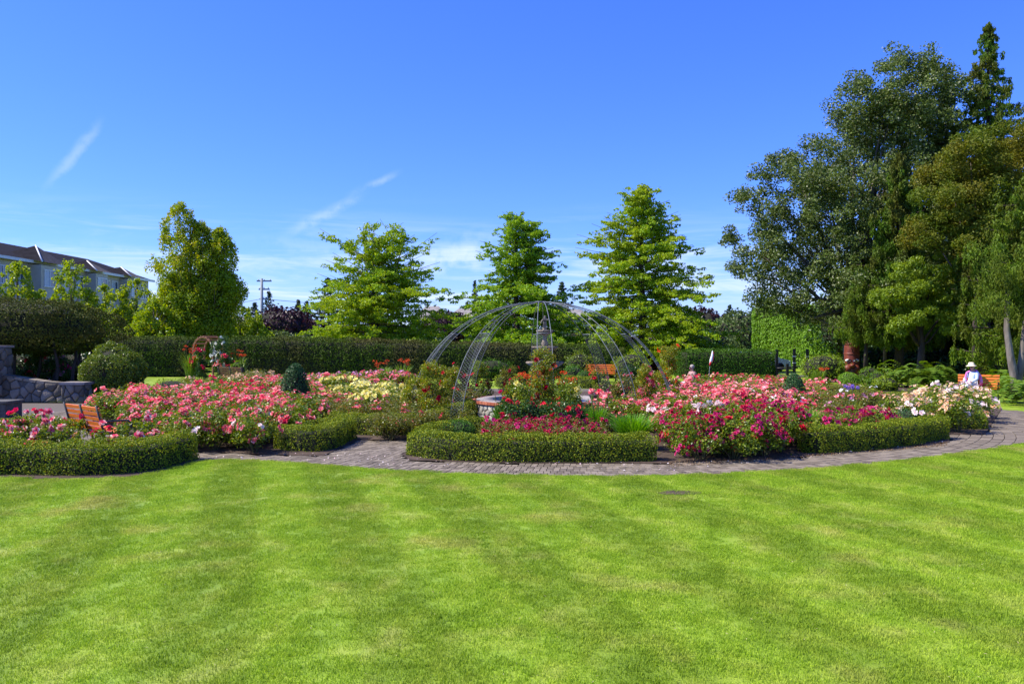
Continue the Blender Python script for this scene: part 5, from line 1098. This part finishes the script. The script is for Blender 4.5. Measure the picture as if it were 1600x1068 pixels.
tot_b += zone([(215, 586), (300, 577), (420, 579), (425, 583), (320, 600), (290, 600)], .8, .5, 'dull', {'peach': 5, 'gold': .4}, 7, 'peach dotted rose bush before the brown bench', 'peach dotted roses at the back left', 1.0)
tot_b += zone([(480, 622), (520, 604), (640, 612), (690, 604), (738, 618), (728, 634), (700, 641), (640, 655), (560, 660), (505, 655), (478, 655)], .72, .48, 'dull', {'hot': 3, 'coral': 3}, 3, 'sparse hot pink rose bush left of the fountain', 'sparsely flowering roses left of the fountain', .68)
tot_b += zone([(505, 590), (560, 590), (628, 598), (606, 612), (528, 608)], .85, .5, 'green', {'yellow': 1}, 15, 'yellow rose bush left of the steel dome', 'yellow roses left of the dome', .78, csz=1.35)
tot_b += zone([(505, 575.5), (625, 573.5), (628, 577), (505, 580)], .95, .55, 'green', {'lilac': 5, 'coral': 1}, 14, 'lilac pink rose bush at the back left', 'lilac pink roses at the back left', .9)
tot_b += zone([(690, 588), (800, 586), (790, 602), (735, 612), (690, 604)], .9, .5, 'dull', {'darkred': 3, 'red': 2, 'hot': 2}, 8, 'dark red rose bush under the left dome arches', 'dark red roses at the left of the dome', .85)
G2 = 'coral pink roses massed right of the fountain'
tot_b += zone([(952, 622), (985, 590), (1060, 592), (1200, 586), (1250, 586), (1268, 600), (1262, 618), (1170, 621), (1080, 622), (1070, 632), (1045, 636), (985, 617)], .85, .5, 'green', {'coral': 9, 'hot': .6, 'blush': .4}, 20, 'coral pink rose bush right of the fountain', G2, .75, csz=1.12)
tot_b += zone([(1080, 579), (1200, 580), (1240, 584), (1200, 588), (1090, 588)], .95, .55, 'green', {'hot': 3, 'peach': 1, 'coral': 2}, 14, 'hot pink rose bush at the back right', 'hot pink roses at the back right', 1.0)
tot_b += zone([(1070, 632), (1160, 632), (1165, 621), (1080, 622)], .95, .45, 'green', {'blush': 1}, 9, 'blush white rose bush between coral and crimson ones', 'blush white roses at the right', .6, csz=1.0)
tot_b += zone([(1270, 588), (1345, 590), (1352, 606), (1300, 628), (1268, 622)], .8, .48, 'dull', {'coral': 4, 'white': 1, 'lilac': 1}, 5, 'mixed pink and white rose bush behind the violet flowers', 'mixed roses at the back right', .85)
tot_b += zone([(1036, 652), (1046, 630), (1160, 632), (1165, 621), (1240, 620), (1252, 640), (1240, 652)], .86, .46, 'green', {'crimson': 4, 'magenta': 3, 'red': 1}, 15, 'bushy crimson rose between the two front box hedges', 'crimson roses at the path edge', .55, allover=.5, csz=1.25)
tot_b += zone([(1252, 670), (1255, 634), (1300, 630), (1400, 640), (1430, 660), (1400, 668)], .66, .42, 'green', {'magenta': 4, 'crimson': 3}, 11, 'magenta rose bush behind the right box hedge', 'magenta roses at the right', .56, csz=1.25)
tot_b += zone([(745, 672), (760, 654), (800, 648), (900, 648), (935, 654), (958, 672)], .62, .4, 'dull', {'crimson': 5, 'magenta': 2}, 15, 'low crimson rose bush behind the central hedge', 'low crimson roses at the centre', .48)
tot_b += zone([(785, 628), (800, 612), (895, 612), (902, 628)], .92, .48, 'dark', {'red': 5, 'hot': 2}, 13, 'bright red rose bush before the fountain basin', 'bright red roses before the fountain', .6)
tot_b += zone([(1388, 616), (1425, 596), (1500, 594), (1562, 612), (1572, 640), (1530, 656), (1470, 652), (1420, 640)], .98, .5, 'green', {'peach': 9, 'blush': 1.5}, 30, 'peach and cream rose bush before the seated person', 'peach and cream roses at the right', .78, near_d=21)
tot_b += zone([(-80, 645), (40, 640), (150, 646), (262, 652), (262, 668), (-80, 668)], .76, .42, 'leggy', {'pinkwhite': 5, 'hot': 1, 'peach': .5}, 5, 'leggy pink and white rose behind the left hedge', 'pink and white roses at the left', .68)
tot_b += zone([(-30, 640), (50, 632), (70, 645), (-30, 652)], .85, .42, 'leggy', {'pinkwhite': 3, 'hot': 2}, 5, 'leggy pink rose by the stone planter', 'pink roses by the stone planter', .9)
print('bushes', tot_b, 'clusters', NB[0])
# single tall and climbing roses
def big(px_, d, h, rad, kind, cols, ncl, label, n=3, **k):
    X, Y = XZ(px_, d), d; t = empty('climbing_rose', (X, Y, .03)); tag(t, label, 'climbing rose', 'climbing and tall roses')
    V = []; q = rng; nl = int(1+h/.5); cs = []
    for i in range(nl*7):
        z = h*(.12+.86*(i/(nl*7))); a = q.uniform(0, 6.28); s = rad*q.random()**.5*(1-.45*z/h); cs.append(((math.cos(a)*s, math.sin(a)*s, z), (.17, .17, .17)))
    v, T = leafcloud(cs, int(2900*h*rad/.5), .055, .6, up=.4); link('leaves', raw('leaves', v, T, M[kind]), t)
    m = MB()
    for c, _ in cs[::4]: m.tube([(c[0]*.2, c[1]*.2, 0), (c[0]*.6, c[1]*.6, c[2]*.5), c], [.012, .009, .004], 4, cap=False)
    m.build('canes', M['cane'], t); names = list(cols); pr = np.array(list(cols.values()), float); pr /= pr.sum()
    for j in range(ncl):
        c, w = cs[q.integers(len(cs)//4, len(cs))]; s = unit(q.normal(size=(1, 3)))[0]; s[1] -= .4; s[2] += .3; s /= np.linalg.norm(s)
        link('flower_cluster', CLU[names[q.choice(len(names), p=pr)]][q.integers(4)], t, np.array(c)+s*.2, Vector((s[0], s[1], s[2]+.3)).to_track_quat('Z', 'Y').to_euler(), q.uniform(.8, 1.2)*k.get('csz', 1))
big(850, 19.6, 2.02, .36, 'rosegold', {'darkred': 3, 'red': 1}, 15, 'tall golden-leaved rose with dark red blooms in front of the fountain centrepiece')
big(672, 21.5, 1.65, .42, 'rosegold', {'red': 2, 'hot': 1}, 7, 'golden-leaved climbing rose on the leftmost arch of the dome')
big(700, 23.5, 1.45, .5, 'rosegold', {'red': 1, 'yellow': 2}, 8, 'yellowish climbing rose on the second arch from the left')
big(652, 22, 1.25, .5, 'rosegold', {'yellow': 3}, 9, 'golden-leaved shrub rose with cream blooms left of the dome')
big(752, 27.6, 1.5, .42, 'rose', {'darkred': 2, 'red': 2}, 12, 'climbing rose with dark red blooms behind the wide front left arch')
big(715, 27.2, 1.35, .5, 'rosedull', {'red': 2, 'hot': 2}, 10, 'red-blooming climbing rose just left of the fountain basin')
big(795, 28, 1.3, .38, 'rosedull', {'darkred': 3, 'red': 1}, 9, 'short dark red rose left of the tall golden-leaved one')
big(1042, 25.5, 2.05, .62, 'rosegold', {'orange': 3, 'coral': 1}, 12, 'tall bronze-tipped climbing rose at the right end of the dome')
big(1012, 22.5, 1.5, .55, 'rosegold', {'coral': 3, 'hot': 1}, 9, 'golden-leaved climbing rose on the right front arch')
big(985, 24.5, 1.45, .5, 'rosedark', {'hot': 2, 'darkred': 3}, 9, 'dark-leaved climbing rose with crimson blooms at the right of the dome')
big(975, 23.8, 1.2, .45, 'rosedull', {'coral': 3}, 7, 'coral climbing rose right of the fountain basin')
big(345, 44, 2.35, .62, 'rosedark', {'white': 1}, 30, 'climbing rose covered in white blooms beside the wooden arch', csz=1.5)
big(352, 43.4, 1.45, .9, 'rosedark', {'hot': 3, 'coral': 1}, 16, 'crimson pink rose at the foot of the white climbing rose', csz=1.4)
big(312, 44.5, 1.7, .55, 'rosedark', {'hot': 3}, 12, 'hot pink rose under the left side of the wooden arch', csz=1.6)
big(352, 44.4, 2.45, .12, 'rosedark', {'gold': 1}, 3, 'golden yellow bloom at the top of the white climbing rose', csz=2.2)
big(60, 34.6, 1.9, 1.1, 'rosedark', {'hot': 3, 'lilac': 1}, 12, 'pink flowering shrub seen through the bare stems under the yew', csz=1.5)
big(88, 34.4, 1.5, .9, 'rosedark', {'magenta': 2, 'lilac': 2}, 9, 'magenta flowering shrub under the right end of the yew', csz=1.5)
# shrubs round the back bench and border
for px_, d, z, rx, rz, mk, lab in [(908, 45, .75, .95, .85, 'shrub', 'leafy green shrub left of the orange bench behind the fountain'), (897, 43.5, .4, .6, .5, 'boxdark', 'small dark green shrub below the leafy one by the back bench'), (988, 44, .8, 1.0, .8, 'lime', 'bright green shrub right of the orange bench behind the fountain'), (1285, 45, .7, 1.2, .8, 'lime', 'yellow-green shrub left of the totem pole'), (1300, 46, .6, .8, .8, 'shrub', 'green shrub behind the yellow-green one near the totem pole'), (1360, 42, .4, .6, .5, 'fern', 'green leafy perennial right of the totem pole'), (1372, 38, .35, .55, .45, 'fern', 'small low green plant on the border edge'), (1385, 36, .3, .55, .35, 'lime', 'low lime plant at the border edge left of the peach roses'), (1585, 36, 1.1, 1.0, 1.3, 'shrub', 'green shrub behind the twin-trunked tree'), (770, 47, .6, 1.2, .55, 'hedge_right', 'low green shrub in front of the long hedge left of the fountain'), (268, 30, .42, .7, .42, 'lime', 'rounded lime shrub among the back left roses'), (372, 42, .6, .4, .6, 'strap', 'green leafy clump right of the white climbing rose')]:
    blob('garden_shrub', (XZ(px_, d), d, z), (rx, rx*.85, rz), 3200, .10 if d > 32 else .055, [M[mk], M['twig']], lab, 'shrub', 'garden shrubs', amp=.28, ws=3.4, depth=2.4, bottom=-.9)
# ferns
def frondgeo(r, L, n=14):
    P = []; T = []; N = []
    a = r.uniform(0, 6.28); d = np.array([math.cos(a), math.sin(a), 0]); sd = np.array([-math.sin(a), math.cos(a), 0]); rise = r.uniform(1.3, 2.1)
    for k in range(n):
        s = (k+1)/n; c = d*L*s*.85+np.array([0, 0, L*(rise*s-1.35*s*s)]); w = .16*L*math.sin(math.pi*min(1, s*.9+.12))
        for sg in (-1, 1): P.append(c+sd*sg*w*.5); T.append(sd*sg+d*.3); N.append(np.array([0, 0, 1.])+d*(s-.3)*.9)
    return np.array(P), np.array(N), np.array(T), .17*L
for k, (px_, d, L_, lab) in enumerate([(1398, 40, 1.35, 'leftmost sword fern under the lime-green tree'), (1425, 38.5, 1.5, 'large sunlit sword fern behind the peach roses, left of two'), (1452, 38, 1.5, 'large sunlit sword fern behind the peach roses, right of two'), (1480, 38, 1.2, 'sword fern just left of the seated person'), (1562, 33, 1.3, 'sword fern directly right of the orange bench'), (1590, 30, 1.2, 'dark sword fern at the foot of the twin trunk'), (1575, 35, 1.4, 'sword fern behind the right end of the bench'), (1612, 28.5, 1.2, 'sword fern spilling to the grass at the right edge')]):
    r = np.random.default_rng(400+k); A = [frondgeo(r, L_*r.uniform(.7, 1.1)) for _ in range(34)]
    P = np.concatenate([a[0] for a in A]); N = np.concatenate([a[1] for a in A]); T_ = np.concatenate([a[2] for a in A]); V, T = leafgeo(P, N, .16*L_, .38, T_, fold=.1, r=r)
    tag(link('sword_fern', raw('sword_fern', V, T, M['fern']), loc=(XZ(px_, d), d, .02)), lab, 'fern', 'sword ferns in the shady border')
# grasses and strappy plants
def clump(name, px_, py_, n, h, rad, mk, label, cat, group, lean=.35, wd=.006, heads=None, hn=0, hh=None):
    x, y = G(px_, py_); r = rng; t = empty(name, (x, y, .04)); tag(t, label, cat, group)
    a = r.uniform(0, 6.28, n); s = rad*.35*r.random(n)**.5; P = np.stack([np.cos(a)*s, np.sin(a)*s, np.zeros(n)], 1); D = np.stack([np.cos(a+r.normal(size=n)*.6), np.sin(a+r.normal(size=n)*.6), np.zeros(n)], 1)
    Hh = h*r.uniform(.6, 1.1, n); ln = lean*r.random(n)*1.6; V = []; S_ = np.cross(D, [0, 0, 1.])*wd
    pts = [P, P+D*(Hh*ln*.25)[:, None]+np.array([0, 0, 1])*(Hh*.5)[:, None], P+D*(Hh*ln*.65)[:, None]+np.array([0, 0, 1])*(Hh*.85)[:, None], P+D*(Hh*ln*1.1)[:, None]+np.array([0, 0, 1])*Hh[:, None]]
    Vv = np.stack([pts[0]-S_, pts[0]+S_, pts[1]-S_, pts[1]+S_, pts[2]-S_*.7, pts[2]+S_*.7, pts[3]], 1).reshape(-1, 3); b = np.arange(n)[:, None]*7
    T = np.concatenate([b+[0, 1, 3], b+[0, 3, 2], b+[2, 3, 5], b+[2, 5, 4], b+[4, 5, 6]], 1).reshape(-1, 3); link('leaves', raw('leaves', Vv, T, M[mk]), t)
    if heads:
        for k in range(hn):
            a_ = r.uniform(0, 6.28); s_ = rad*.7*r.random()**.5; p = Vector((math.cos(a_)*s_, math.sin(a_)*s_, (hh or h)*r.uniform(.85, 1.12))); st = MB(); st.tube([(p.x*.4, p.y*.4, 0), (p.x*.7, p.y*.7, p.z*.6), p], .005, 4, cap=False); so_ = st.build('stalk', M['cane'], t)
            heads(p, so_, r)
def spike(p, par, r):
    n = 26; z = r.uniform(0, .16, n); a = r.uniform(0, 6.28, n); Q = np.stack([p.x+np.cos(a)*.008, p.y+np.sin(a)*.008, p.z-.16+z], 1); V, T = leafgeo(Q, np.stack([np.cos(a), np.sin(a), .5+0*a], 1), .02, .5, r=r); link('seed_spike', raw('seed_spike', V, T, M['strap']), par)
def mkhead(col, n, rad, sz, squash=1.0):
    def f(p, par, r):
        s = unit(r.normal(size=(n, 3)))*[1, 1, squash]; Q = np.array(p)+s*rad; V, T = leafgeo(Q, s, sz, .8, r=r); link('flower_head', raw('flower_head', V, T, PET[col]), par)
    return f
gg = 'fine leaved grass clumps in the central and right beds'
clump('grass_clump', 786, 688, 620, .72, .32, 'grassclump', 'upright green grass clump at the left of the bright red roses', 'grass clump', gg, .3, heads=spike, hn=12, hh=.9)
clump('grass_clump', 932, 692, 560, .74, .32, 'grassclump', 'grass clump with tall spikes just right of the bright red roses', 'grass clump', gg, .25, heads=spike, hn=16, hh=.95)
clump('grass_clump', 988, 704, 1200, .68, .5, 'grassclump', 'widest bright green grass clump right of the low crimson roses', 'grass clump', gg, .55, heads=spike, hn=16, hh=.7)
clump('grass_clump', 1262, 694, 700, .7, .36, 'grassclump', 'grass clump between the crimson and the magenta roses', 'grass clump', gg, .5, heads=spike, hn=16, hh=.75)
clump('allium_clump', 1332, 655, 260, .5, .35, 'strap', 'clump of violet allium globes left of the peach rose bed', 'flowers', 'violet alliums', .3, heads=mkhead('violet', 90, .05, .025), hn=5, hh=.82)
clump('allium_clump', 858, 668, 120, .6, .3, 'strap', 'pale violet flower spikes among the bright red roses', 'flowers', 'violet alliums', .3, heads=mkhead('violet', 60, .035, .025, 1.6), hn=5, hh=1.15)
cr = 'orange-red montbretia and lily clumps'
for px_, py_, h, n_, lab in [(820, 674, 1.25, 9, 'orange-red flowering strappy plant left of the tall golden-leaved rose'), (852, 672, 1.4, 12, 'orange-red flowering strappy plant at the foot of the tall golden-leaved rose'), (886, 673, 1.3, 9, 'orange-red flowering strappy plant right of the tall golden-leaved rose')]:
    clump('montbretia', px_, py_, 240, h*.85, .38, 'strap', lab, 'flowers', cr, .28, .011, heads=mkhead('orange', 22, .075, .035, .5), hn=n_*2, hh=h)
for px_, py_, h, n_, lab in [(598, 606, 1.1, 7, 'orange-red montbretia clump behind the lilac pink roses, left'), (628, 606, 1.2, 8, 'orange-red montbretia clump left of the leftmost dome arch'), (372, 596, 1.5, 9, 'orange montbretia clump right of the white climbing rose'), (298, 596, 1.7, 7, 'orange montbretia clump left of the wooden arch'), (1278, 606, .9, 5, 'orange lily clump left of the yellow-green ball shrub')]:
    clump('montbretia', px_, py_, 200, h*.85, .6, 'strap', lab, 'flowers', cr, .3, .016, heads=mkhead('orange', 16, .11, .05, .45), hn=n_, hh=h)
for px_, d, h, cols, nn, lab in [(818, 18.6, 1.25, {'yellow': 1}, 9, 'pale yellow rose left of the montbretia in front of the fountain'), (884, 18.8, 1.3, {'yellow': 1}, 8, 'pale yellow rose right of the montbretia in front of the fountain'), (800, 19.5, 1.35, {'hot': 2, 'darkred': 1}, 7, 'pink and red rose left of the fountain centrepiece'), (938, 28, 1.2, {'red': 1, 'coral': 1}, 5, 'small red rose behind the planter bowl at the fountain')]:
    big(px_, d, h, .34, 'rose', cols, nn, lab)
link('flower_cluster', CLU['coral'][0], tp_, (0, 0, .25), None, 1.6); link('flower_cluster', CLU['coral'][1], tp_, (-.12, 0, .3), None, 1.5); link('flower_cluster', CLU['hot'][1], tp_, (.1, .05, .28), None, 1.5)
